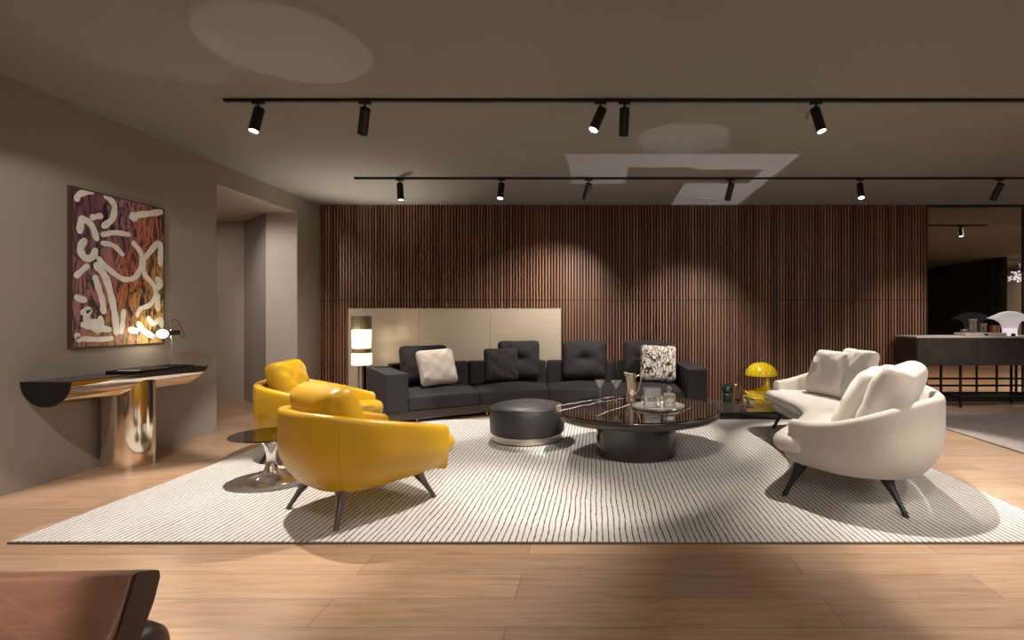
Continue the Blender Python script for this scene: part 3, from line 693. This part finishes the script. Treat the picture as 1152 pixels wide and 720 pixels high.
# ------------------------------------------------------------------ upholstered tub seats
def legs_for(par, pts, zb, mat, size=1.0, group=None):
    """pts = [(top_x, top_y, foot_x, foot_y)]"""
    for (tx, ty, fx, fy) in pts:
        bm = NB(); z1 = zb+.03
        P_ = [Vector((tx,ty,z1)), Vector((lerp(Vector((tx,ty)),Vector((fx,fy)),.18).x, lerp(Vector((tx,ty)),Vector((fx,fy)),.18).y, zb*.80)),
              Vector((lerp(Vector((tx,ty)),Vector((fx,fy)),.5).x, lerp(Vector((tx,ty)),Vector((fx,fy)),.5).y, zb*.48)), Vector((fx,fy,.0))]
        pp = catmull(P_, 5); n_ = len(pp)
        rr = [size*(.048*(1-k/(n_-1))**2.2 + .013) for k in range(n_)]
        tube(bm, pp, rr, 14)
        for v in bm.verts:
            if v.co.z < .012: v.co.z = 0
        obj('leg', bm, mat, par)
def armchair(name, loc, rz, label):
    t = thing(name, loc, label, 'armchair', rz, 'mustard leather tub armchairs')
    A_, Bb = .425, .42; ex = 2.6
    def se(a):
        c, s = math.cos(a), math.sin(a)
        return Vector((A_*math.copysign(abs(c)**(2/ex), c), Bb*math.copysign(abs(s)**(2/ex), s)-.03, 0))
    path = [Vector((A_-.040,.355,0)), Vector((A_-.012,.22,0))] + [se(-a*PI/26) for a in range(0, 27)] + [Vector((-A_+.012,.22,0)), Vector((-A_+.040,.355,0))]
    hs = []
    for p in path:
        k = (p.y+.47)/.83; hs.append(.655-.165*max(0, (k-.05)/.95)**1.15 - .01*0)
    bm = NB(); shell_loft(bm, path, hs, t=.062, zb=.185, zi=.28, inset=.13); obj('shell', bm, M['yellow_leather'], t, angle=60)
    inner = [Vector((.31,.39,0)), Vector((.2,.445,0)), Vector((0,.46,0)), Vector((-.2,.445,0)), Vector((-.31,.39,0)),Vector((-.345,.1,0)),Vector((-.33,-.15,0)), Vector((-.22,-.34,0)), Vector((0,-.37,0)), Vector((.22,-.34,0)),Vector((.33,-.15,0)),Vector((.345,.1,0))]
    bm = NB(); ringstack(bm, catmull(inner, 6, True), [(.07,.188),(.035,.195),(.012,.225),(.0,.26),(.005,.285),(.02,.293)]); obj('seat_base', bm, M['yellow_leather'], t, angle=60)
    cush = [Vector((.345,.30,0)), Vector((.335,.445,0)), Vector((.22,.495,0)), Vector((0,.505,0)), Vector((-.22,.495,0)), Vector((-.335,.445,0)), Vector((-.345,.30,0)),Vector((-.35,.05,0)),Vector((-.32,-.18,0)), Vector((-.2,-.32,0)), Vector((0,-.345,0)), Vector((.2,-.32,0)),Vector((.32,-.18,0)),Vector((.35,.05,0))]
    bm = NB(); ringstack(bm, catmull(cush, 6, True), [(.05,.294),(.015,.298),(.0,.318),(-.006,.35),(.002,.385),(.022,.408),(.05,.418),(.08,.422)]); obj('seat_cushion', bm, M['yellow_leather'], t, angle=80)
    def outp(p, n, z):
        tt = (z-.185)/(hh-.031-.185); o_ = -.13*max(0, 1-tt*1.7)**2.3
        return (p.x+n.x*(o_+.0012), p.y+n.y*(o_+.0012), z)
    nn = normals2(path); 
    for kk in (8, len(path)-9):
        p_ = path[kk]; n_ = nn[kk]; hh = hs[kk]
        if n_.dot(Vector((p_.x, p_.y))) < 0: n_ = -n_
        bm = NB(); tube(bm, [outp(p_, n_, .19+(hh-.035-.19)*q/12) for q in range(13)], .0022, 6); obj('seam', bm, M['yellow_leather'], t)
    legs_for(t, [(.20,.25,.275,.345),(-.20,.25,-.275,.345),(.20,-.24,.29,-.33),(-.20,-.24,-.29,-.33)], .20, M['leg_bronze'])
    return t
# near armchair faces up-right (54 deg from +X), far one faces right
ang1 = math.radians(54)-PI/2; c1_ = (-1.50, 3.37)
ac1 = armchair('tub_armchair', (c1_[0], c1_[1], RZ), ang1, 'mustard yellow leather tub armchair in front, its curved back toward the camera')
ang2 = math.radians(8)-PI/2; c2_ = (-2.46, 4.62)
ac2 = armchair('tub_armchair', (c2_[0], c2_[1], RZ), ang2, 'mustard yellow leather tub armchair behind the nearer one, by the floor lamp')
def local(c, ang, x, y): return (c[0]+x*math.cos(ang)-y*math.sin(ang), c[1]+x*math.sin(ang)+y*math.cos(ang))
p = local(c1_, ang1, .0, -.15)
pillow('back_pillow', .56, .41, .25, M['yellow_leather'], (p[0],p[1],RZ+.405), ang1+PI/2, 20, 'plump mustard leather back pillow in the nearer yellow armchair', seed=11, wr=.014, pinch=.03)
p = local(c2_, ang2, .0, -.15)
pillow('back_pillow', .54, .44, .20, M['yellow_leather'], (p[0],p[1],RZ+.405), ang2+PI/2, 18, 'mustard leather back pillow in the yellow armchair farther from the camera', seed=12, wr=.012, pinch=.03)

# small tulip side table
stb = thing('side_table', (-2.40, 3.87, RZ), 'small round smoked-mirror side table on a chrome trumpet foot between armchairs', 'side table')
bm = NB(); lathe(bm, [(0,.328),(.262,.328),(.268,.333),(.266,.338),(0,.338)], 64, cap=False); obj('table_top', bm, M['smoked'], stb, angle=15)
bm = NB(); lathe(bm, [(.10,.328),(.075,.30),(.048,.25),(.034,.20),(.030,.16),(.034,.12),(.045,.08),(.068,.045),(.11,.02),(.165,.010),(.20,.006),(.205,0)], 48); obj('trumpet_foot', bm, M['silver'], stb)

# ------------------------------------------------------------------ white two-seat sofa
ws_c = (1.65, 4.62); ws_a = math.atan2(.96,.279)  # local x runs from the near end to the far end; local -y is the back (to the right)
ws = thing('white_sofa', (ws_c[0], ws_c[1], RZ), 'cream boucle curved two-seat sofa on black legs at the right of the rug', 'sofa', ws_a)
half = [(-1.17,.03),(-1.27,-.06),(-1.39,-.22),(-1.44,-.45),(-1.36,-.70),(-1.10,-.90),(-.6,-.98)]
outer = half + [(0,-.97)] + [(-x, y) for x, y in half[::-1]]
op = catmull([Vector((x,y,0)) for x, y in outer], 6)
hs = []
for p in op:
    k = max(0, min(1, -p.y/.85)); hs.append(.515+.185*(k*k*(3-2*k))**.9)
bm = NB(); shell_loft(bm, op, hs, t=.075, zb=.20, zi=.30, inset=.11, R=.045); obj('shell', bm, M['boucle'], ws, angle=60)
under = [(-1.22,-.22),(-1.17,-.02),(-1.06,.06),(-.85,.03),(-.5,-.08),(0,-.17),(.5,-.08),(.85,.03),(1.06,.06),(1.17,-.02),(1.22,-.22),(1.28,-.45),(1.18,-.64),(.95,-.78),(.5,-.84),(0,-.84),(-.5,-.84),(-.95,-.78),(-1.18,-.64),(-1.28,-.45)]
bm = NB(); ringstack(bm, catmull([Vector((x,y,0)) for x, y in under], 6, True), [(.07,.203),(.035,.208),(.012,.235),(.0,.265),(.005,.288),(.02,.297)]); obj('seat_base', bm, M['boucle'], ws, angle=60)
seatp = [(-1.24,-.15),(-1.22,.06),(-1.08,.13),(-.85,.07),(-.5,-.05),(0,-.15),(.5,-.05),(.85,.07),(1.08,.13),(1.22,.06),(1.24,-.15),(1.29,-.42),(1.18,-.62),(.95,-.76),(.5,-.82),(0,-.82),(-.5,-.82),(-.95,-.76),(-1.18,-.62),(-1.29,-.42)]
bm = NB(); ringstack(bm, catmull([Vector((x,y,0)) for x, y in seatp], 6, True), [(.05,.299),(.018,.303),(0,.325),(-.004,.352),(.006,.382),(.026,.400),(.055,.408),(.075,.41)]); obj('seat_cushion', bm, M['white_fabric'], ws, angle=80)
legs_for(ws, [(-1.09,-.05,-1.17,.07),(-1.24,-.52,-1.38,-.61),(1.02,-.05,1.10,.04),(1.24,-.52,1.38,-.61),(-.4,-.75,-.45,-.86),(.4,-.75,.45,-.86)], .215, M['leg_black'], 1.15)
def wl_(x, y): return local(ws_c, ws_a, x, y)
fa = ws_a+PI/2
p = wl_(.85,-.42); pillow('sofa_cushion', .62, .50, .17, M['white_fabric'], (p[0],p[1],RZ+.405), fa+.55, 24, 'cream square cushion at the far end of the white sofa, in front', seed=21, group='cream sofa cushions')
p = wl_(.62,-.60); pillow('sofa_cushion', .66, .52, .16, M['white_fabric'], (p[0],p[1],RZ+.405), fa+.25, 18, 'cream cushion standing behind the far cushion of the white sofa', seed=22, group='cream sofa cushions')
p = wl_(-.72,-.36); pillow('sofa_cushion', .62, .50, .19, M['white_fabric'], (p[0],p[1],RZ+.405), fa-.35, 30, 'cream cushion leaning low near the front arm of the white sofa', seed=23, group='cream sofa cushions', crease=.12)
p = wl_(-.98,-.52); pillow('sofa_cushion', .64, .54, .22, M['white_fabric'], (p[0],p[1],RZ+.405), fa-.55, 22, 'plump cream cushion with dented top nearest the camera on the white sofa', seed=24, group='cream sofa cushions', crease=.10)

# ------------------------------------------------------------------ low platform, mushroom lamp, books, vases
lp = thing('low_table', (2.15, 6.70, 0), 'long low black table with polished top against the slatted wall behind white sofa', 'low table')
bm = NB(); box(bm, -.70, .75, -.50, .50, 0, .088, .002, 1); obj('plinth', bm, M['gloss_black'], lp, smooth=False)
bm = NB(); box(bm, -.705, .755, -.505, .505, .088, .10, .002, 1); obj('polished_top', bm, M['grey_platform'], lp, smooth=False)
def book(x, y, z, w, d, h, rz, mat, label):
    t = thing('book', (x,y,z), label, 'book', rz)
    bm = NB(); box(bm, -w/2, w/2, -d/2, d/2, 0, .005, .001, 1); box(bm, -w/2, w/2, -d/2, d/2, h-.005, h, .001, 1); box(bm, -w/2, w/2, -d/2, -d/2+.005, .004, h-.004); obj('cover', bm, mat, t, smooth=False)
    bm = NB(); box(bm, -w/2+.006, w/2-.006, -d/2+.006, d/2-.006, .0055, h-.0055); obj('pages', bm, M['paper'], t, smooth=False)
    return t
book(2.19, 6.93, .10, .40, .30, .07, .25, M['yellow_book'], 'thick yellow book on the low black table, lowest of two under the lamp')
book(2.16, 6.96, .1705, .36, .27, .055, -.12, M['yellow_book'], 'yellow book directly under the yellow mushroom lamp')
book(2.60, 7.02, .10, .30, .26, .09, .5, M['yellow_book'], 'yellow book on the low table right of the mushroom lamp')
ml = thing('mushroom_lamp', (2.18, 6.94, .226), 'glossy yellow mushroom lamp with domed shade and swooping foot on yellow books', 'table lamp')
bm = NB()   # swooping foot: wide crescent sole that climbs into an off-centre neck
secs = []
n_ = 20
for (z, cx, rx, ry) in ((0,-.01,.140,.10),(.010,-.01,.150,.108),(.022,-.004,.150,.105),(.032,.012,.132,.09),(.045,.032,.104,.07),(.065,.050,.075,.052),(.095,.066,.050,.040),(.135,.078,.033,.030),(.18,.084,.025,.024),(.235,.088,.020,.020)):
    secs.append([bm.verts.new((cx+rx*math.cos(2*PI*i/n_), ry*math.sin(2*PI*i/n_), z)) for i in range(n_)])
for a, b_ in zip(secs, secs[1:]):
    for i in range(n_): bm.faces.new((a[i], a[(i+1)%n_], b_[(i+1)%n_], b_[i]))
bm.faces.new(secs[0][::-1]); bm.faces.new(secs[-1]); obj('foot', bm, M['yellow_gloss'], ml, angle=60)
bm = NB(); R1 = .208; prof = [(R1*math.sin(a*PI/2/14), .225+.175*math.cos(a*PI/2/14)) for a in range(15)]
prof += [(R1-.004,.222)] + [((R1-.006)*math.sin(a*PI/2/14), .222+.168*math.cos(a*PI/2/14)) for a in range(14,-1,-1)]
lathe(bm, prof, 56, cap=False); obj('lamp_shade', bm, M['yellow_gloss'], ml)
gj = thing('green_glass_jar', (1.73, 6.95, .10), 'squat dark green glass jar on the low black table', 'jar')
bm = NB(); lathe(bm, [(0,0),(.045,0),(.055,.02),(.058,.06),(.05,.09),(.04,.10),(.058,.12),(.066,.16),(.064,.20),(.05,.22),(.046,.22),(.06,.19),(.06,.15),(.03,.11),(0,.10)], 32, cap=False); obj('body', bm, M['green_glass'], gj)
bm = NB(); lathe(bm, [(.0565,.095),(.061,.102),(.0565,.108)], 32, cap=False); obj('ring', bm, M['chrome'], gj)
gv_ = thing('glass_vase', (1.88, 6.96, .10), 'clear ribbed glass vase beside the dark green jar', 'vase')
bm = NB(); lathe(bm, [(0,0),(.035,0),(.042,.03),(.035,.09),(.04,.14),(.05,.205),(.048,.205),(.036,.14),(.031,.09),(.036,.03),(0,.01)], 28, cap=False); obj('body', bm, M['glass'], gv_)
bm = NB(); bmesh.ops.create_uvsphere(bm, u_segments=16, v_segments=10, radius=.018, matrix=Matrix.Translation((-.03,0,.215))); obj('bead', bm, M['white_stone'], gv_)

# ------------------------------------------------------------------ sideboard and what stands on it
sb = thing('sideboard', (5.9, 7.26, 0), 'dark stained sideboard with marble top on thin black metal legs by the glass', 'sideboard')
bm = NB(); box(bm, -1.62, 1.62, -.25, .25, .575, .942, .004, 1); obj('cabinet_body', bm, M['sideboard'], sb, smooth=False)
for i in range(4):
    bm = NB(); x0 = -1.61+i*.805; box(bm, x0+.002, x0+.803, -.262, -.25, .58, .938, .002, 1); obj('door', bm, M['sideboard'], sb, smooth=False)
bm = NB(); box(bm, -1.63, 1.63, -.265, .26, .942, .966, .003, 1); obj('marble_top', bm, M['white_stone'], sb, smooth=False)
for x in (-1.0, 0.0, 1.0):
    for y in (-.20, .20):
        bm = NB(); box(bm, x-.012, x+.012, y-.012, y+.012, 0, .575); obj('leg', bm, M['black_metal'], sb, smooth=False)
for y in (-.20, .20):
    bm = NB(); box(bm, -1.0, 1.0, y-.010, y+.010, .13, .16); obj('stretcher', bm, M['black_metal'], sb, smooth=False)
for x in (-1.0, 0.0, 1.0):
    bm = NB(); box(bm, x-.01, x+.01, -.2, .2, .13, .16); obj('cross_bar', bm, M['black_metal'], sb, smooth=False)
SZ = .966
def st_thing(name, x, y, label, cat, group=None, z=SZ): return thing(name, (x,y,z), label, cat, group=group)
t = st_thing('marble_tray', 5.30, 7.25, 'pale marble tray on the sideboard holding glass vessels', 'tray')
bm = NB(); box(bm, -.28, .28, -.12, .12, 0, .04, .004, 1); obj('slab', bm, M['white_stone'], t, smooth=False)
bm = NB(); box(bm, -.02, .02, -.128, -.12, .008, .032); obj('clasp', bm, M['black_metal'], t, smooth=False)
def tumbler(x, y, r, h, label, z, sq=False):
    t = st_thing('glass_cylinder', x, y, label, 'vase', 'glass cylinders on the sideboard', z)
    bm = NB(); lathe(bm, [(0,0),(r,0),(r,h),(r-.005,h),(r-.005,.012),(0,.012)], 24, cap=False); obj('wall', bm, M['cut_glass'], t, angle=60)
    bm = NB(); lathe(bm, [(r+.001,h*.9),(r+.002,h*.95),(r+.001,h)], 24, cap=False); obj('band', bm, M['ring_metal'], t)
tumbler(5.20, 7.25, .048, .19, 'tallest clear glass cylinder on the marble tray', SZ+.04)
tumbler(5.36, 7.27, .042, .13, 'medium clear glass cylinder right of the tallest one on the tray', SZ+.04)
tumbler(5.06, 7.22, .045, .045, 'short wide glass dish at the left end of the marble tray', SZ+.04)
for x, y, z, lb in ((5.475,7.20,SZ+.04,'copper candle holder in front on the right end of the marble tray'), (5.52,7.30,SZ+.04,'copper candle holder behind another on the tray, nearest the flared white lamp'), (5.97,7.20,SZ,'copper candle holder right of the flared white lamp')):
    t = st_thing('candle_holder', x, y, lb + ' on the sideboard', 'candle holder', 'copper candle holders on the sideboard', z)
    bm = NB(); lathe(bm, [(0,0),(.045,0),(.045,.10),(.040,.10),(.040,.03),(0,.03)], 20, cap=False); obj('cup', bm, M['copper'], t, angle=60)
    bm = NB(); lathe(bm, [(0,.03),(.03,.03),(.03,.08),(0,.082)], 16, cap=False); obj('candle', bm, M['paper'], t)
t = st_thing('flared_lamp', 5.72, 7.26, 'white lamp with wide flared glass shade glowing softly on the sideboard', 'table lamp')
bm = NB(); lathe(bm, [(0,0),(.085,0),(.085,.10),(.088,.16),(.080,.16),(.078,.10),(.078,.01),(0,.01)], 36, cap=False); obj('lit_base', bm, M['opal_cool'], t)
bm = NB(); lathe(bm, [(.092,.10),(.100,.15),(.125,.19),(.18,.222),(.255,.238),(.255,.244),(.19,.275),(.11,.318),(.05,.335),(0,.337)], 48, cap=False); obj('lamp_shade', bm, M['frosted'], t)
t = st_thing('black_box', 5.62, 7.07, 'tiny black cube in front of the flared lamp on the sideboard', 'box')
bm = NB(); box(bm, -.018, .018, -.018, .018, 0, .035, .003, 2); obj('cube', bm, M['black_metal'], t)
t = st_thing('taper_candle', 6.07, 7.3, 'thin white taper candle right of the flared lamp', 'candle')
bm = NB(); lathe(bm, [(0,0),(.03,0),(.03,.006),(.008,.012),(.008,.04)], 16); obj('holder', bm, M['black_metal'], t)
bm = NB(); lathe(bm, [(.007,.04),(.005,.38),(0,.385)], 10); obj('wax', bm, M['paper'], t)

# bench frame seen through the glass
bf = thing('metal_bench', (6.1, 8.2, 0), 'black metal framed bench on the pale floor behind the glass partition', 'bench')
for x, y in ((.12,.38),(.12,-.05),(.15,-.39),(-1.2,.38),(-1.2,-.39),(1.4,.38),(1.4,-.39)):
    bm = NB(); box(bm, x-.012, x+.012, y-.012, y+.012, 0, .56); obj('leg', bm, M['black_metal'], bf, smooth=False)
bm = NB(); box(bm, -1.25, 1.45, -.42, .42, .55, .60, .004, 1); obj('bench_top', bm, M['dark_wall'], bf, smooth=False)
for z in (.14, .25):
    bm = NB(); box(bm, -1.2, 1.4, -.012, .012, z, z+.03); obj('rail', bm, M['black_metal'], bf, smooth=False)
# chandelier in the lit room beyond
ch = thing('chandelier', (11.9, 14.75, H), 'glass drop chandelier glowing in the pale room beyond the dark doors', 'chandelier')
bm = NB(); lathe(bm, [(.3,-.30),(.3,-.27),(.28,-.27),(.28,-.30)], 28); tube(bm, [(0,0,0),(0,0,-.3)], .01, 8); tube(bm, [(-.29,0,-.285),(.29,0,-.285)], .008, 6); tube(bm, [(0,-.29,-.285),(0,.29,-.285)], .008, 6); obj('frame', bm, M['black_metal'], ch)
rr_ = random.Random(5); bm = NB()
for i in range(60):
    a = rr_.uniform(0, 2*PI); r_ = rr_.uniform(.05,.28); z = -.32-rr_.uniform(0,.28)
    bmesh.ops.create_icosphere(bm, subdivisions=1, radius=rr_.uniform(.02,.035), matrix=Matrix.Translation((r_*math.cos(a), r_*math.sin(a), z)))
tag(obj('glass_drops', bm, M['opal_cool'], ch, smooth=False), kind='stuff')

# ------------------------------------------------------------------ brown leather armchair in the foreground
lc = thing('leather_armchair', (-1.85, 1.05, 0), 'cognac leather lounge chair with dark side band at the bottom left corner', 'armchair')
def back_fn(u, v, w):   # u across, v up, w through
    z = .10+.365*v
    yb = .23+.225*v**.9 - (.030*math.sin(PI*v)*4*u*(1-u) if w == 0 else 0) + .078*w
    return (-.85+1.375*u, yb, z - .014*math.cos((u-.5)*PI)*(v > .99) - .02*w*(v > .99))
bm = NB(); softbox(bm, back_fn, tu=(0,.02,.25,.5,.75,.97,1), tv=(0,.1,.4,.7,.95,1), tw=(0,.2,.8,1)); obj('backrest', bm, M['brown_leather'], lc, subsurf=2, angle=180)
bm = NB()   # dark side band closing the right end
prof = [(.20,.10),(.29,.10),(.40,.19),(.46,.272),(.51,.36),(.535,.42),(.533,.440),(.522,.447),(.46,.470),(.448,.466),(.40,.335),(.30,.20)]
a_ = [bm.verts.new((.524, y, z)) for y, z in prof]; b2_ = [bm.verts.new((.534, y, z)) for y, z in prof]
bm.faces.new(a_[::-1]); bm.faces.new(b2_)
for i in range(len(prof)): bm.faces.new((a_[i], a_[(i+1)%len(prof)], b2_[(i+1)%len(prof)], b2_[i]))
bmesh.ops.bevel(bm, geom=list(bm.edges), offset=.003, segments=2, affect='EDGES'); sbd = obj('side_band', bm, M['dark_leather'], lc)
bm = NB(); tube(bm, [(.522,.444,.466),(.522,.396,.335),(.522,.30,.205)], .0025, 6); obj('stitching', bm, M['stitch'], sbd)
bm = NB(); softbox(bm, lambda u, v, w: (-.80+1.28*u, -.42+.68*v, .14+.17*w)); obj('seat_cushion', bm, M['brown_leather'], lc, subsurf=2, angle=180)
bm = NB(); ring = [(.05,.0)]+[(.13+.43+.135*math.cos(PI-2*PI*i/28), .147+.135*math.sin(PI-2*PI*i/28)) for i in range(0,28)]
prof = [(0,-.80),(.12,-.80),(.137,-.76),(.137,.50),(.125,.535),(.095,.556),(.05,.566),(0,.568)]
lathe(bm, [(r_*.8, z_) for r_, z_ in prof], 36, cap=False); bmesh.ops.transform(bm, matrix=Matrix.Translation((-.075,.56,.150)) @ Matrix.Rotation(PI/2, 4, 'Y'), verts=bm.verts); obj('rear_roll', bm, M['dark_leather'], lc, angle=50)
for x in (-.7,.40):
    for y in (-.35,.35):
        bm = NB(); lathe(bm, [(.018,0),(.024,.15)], 14, c=(x,y,0)); obj('leg', bm, M['leg_black'], lc)

# ------------------------------------------------------------------ lights beside the track fixtures
def area(loc, rot, size, power, color, sy=None):
    ld = bpy.data.lights.new('fill_light', 'AREA'); ld.energy = power; ld.color = color; ld.size = size
    if sy: ld.shape = 'RECTANGLE'; ld.size_y = sy
    lo = bpy.data.objects.new('fill_light', ld); COL.objects.link(lo); lo.location = loc; lo.rotation_euler = rot; return lo
def point(loc, power, color, r=.05):
    ld = bpy.data.lights.new('lamp_light', 'POINT'); ld.energy = power; ld.color = color; ld.shadow_soft_size = r
    lo = bpy.data.objects.new('lamp_light', ld); COL.objects.link(lo); lo.location = loc; return lo
def beam(loc, aim, half_deg, power, color=(1,.9,.8), blend=.06):
    ld = bpy.data.lights.new('added_beam', 'SPOT'); ld.energy = power; ld.color = color; ld.spot_size = 2*math.radians(half_deg); ld.spot_blend = blend; ld.shadow_soft_size = .004
    lo = bpy.data.objects.new('added_beam', ld); COL.objects.link(lo); lo.location = loc
    lo.rotation_euler = (Vector(aim)-Vector(loc)).to_track_quat('-Z', 'Y').to_euler(); return lo
point((-3.17, 6.90, .95), 5, (1,.8,.52), .08)
point((-3.74, 4.62, 1.05), 1.2, (1,.84,.6), .04)
beam((-4.75,5.75,2.6), (-4.1,7.3,1.1), 40, 70, (1,.88,.76), .8)  # added spot without a fixture, brightening the opening's far reveal
area((-5.9, 6.4, 2.6), (0,0,0), .8, 11, (1,.84,.7))  # added soft fill inside the niche, no lamp modelled
area((7.5, 10, 2.8), (0,0,0), 2.0, 90, (1,.82,.62))
area((12.3, 14.5, 2.75), (0,0,0), 1.0, 70, (1,.82,.6))
area((1.5, -1.6, 2.8), (0,0,0), 5.0, 95, (1,.91,.82), 2.0)  # added overhead fill behind the camera, lifting ceiling and walls
area((5.8, 2.5, 2.8), (0,0,0), 1.6, 60, (1,.89,.78), 1.6)

beam((-3.17,7.08,1.25), (-2.95,6.65,2.85), 46, 110, (1,.86,.68), 1)
beam((-2.40,3.87,.37), (-1.90,3.22,H), 10.6, 34, blend=.15)  # added spot in place of the side table's mirrored ellipse overhead
beam((-2.40,3.87,.37), (-2.75,3.15,H), 12.0, 12, blend=.2)  # second, fainter spot added for another ellipse from that tabletop
beam((.56,4.62,.66), (.80,4.82,H), 11.0, 30)  # added spot over the tray, standing in for its ceiling reflection
# the polished low table throws a barred patch of light on the ceiling
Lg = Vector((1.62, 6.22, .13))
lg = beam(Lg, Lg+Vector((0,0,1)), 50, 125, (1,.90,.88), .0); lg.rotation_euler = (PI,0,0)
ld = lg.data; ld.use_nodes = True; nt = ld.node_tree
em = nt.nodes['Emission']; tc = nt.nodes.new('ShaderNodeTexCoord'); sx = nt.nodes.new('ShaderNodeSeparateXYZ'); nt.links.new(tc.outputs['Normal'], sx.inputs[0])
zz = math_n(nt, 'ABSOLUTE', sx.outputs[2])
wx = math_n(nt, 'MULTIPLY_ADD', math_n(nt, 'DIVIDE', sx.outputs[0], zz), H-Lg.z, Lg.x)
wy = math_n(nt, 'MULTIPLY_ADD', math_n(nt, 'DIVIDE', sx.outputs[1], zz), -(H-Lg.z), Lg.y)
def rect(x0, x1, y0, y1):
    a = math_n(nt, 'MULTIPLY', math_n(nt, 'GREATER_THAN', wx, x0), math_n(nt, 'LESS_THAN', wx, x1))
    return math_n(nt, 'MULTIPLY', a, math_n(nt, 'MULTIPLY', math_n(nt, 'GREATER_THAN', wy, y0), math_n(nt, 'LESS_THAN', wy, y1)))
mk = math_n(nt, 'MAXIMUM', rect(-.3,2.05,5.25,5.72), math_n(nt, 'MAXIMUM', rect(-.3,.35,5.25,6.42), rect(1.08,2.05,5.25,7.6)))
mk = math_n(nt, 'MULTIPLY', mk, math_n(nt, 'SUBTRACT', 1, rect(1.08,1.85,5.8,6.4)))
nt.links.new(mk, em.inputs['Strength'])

# ------------------------------------------------------------------ world, camera, colour
w = bpy.data.worlds.new('World'); SC.world = w; w.use_nodes = True
w.node_tree.nodes['Background'].inputs[0].default_value = (.02,.018,.016,1); w.node_tree.nodes['Background'].inputs[1].default_value = 1
cam = bpy.data.cameras.new('Camera'); co = bpy.data.objects.new('Camera', cam); COL.objects.link(co)
co.location = (0,0,1.2); co.rotation_euler = (PI/2,0,0)
cam.sensor_width = 36; cam.lens = 590/1152*36; cam.shift_x = -(671-576)/1152; cam.shift_y = -1.5/1152; cam.clip_start = .05
SC.camera = co
SC.view_settings.view_transform = 'Standard'; SC.view_settings.look = 'None'; SC.view_settings.gamma = 1; SC.view_settings.use_curve_mapping = False
SC.view_settings.exposure = 0.12
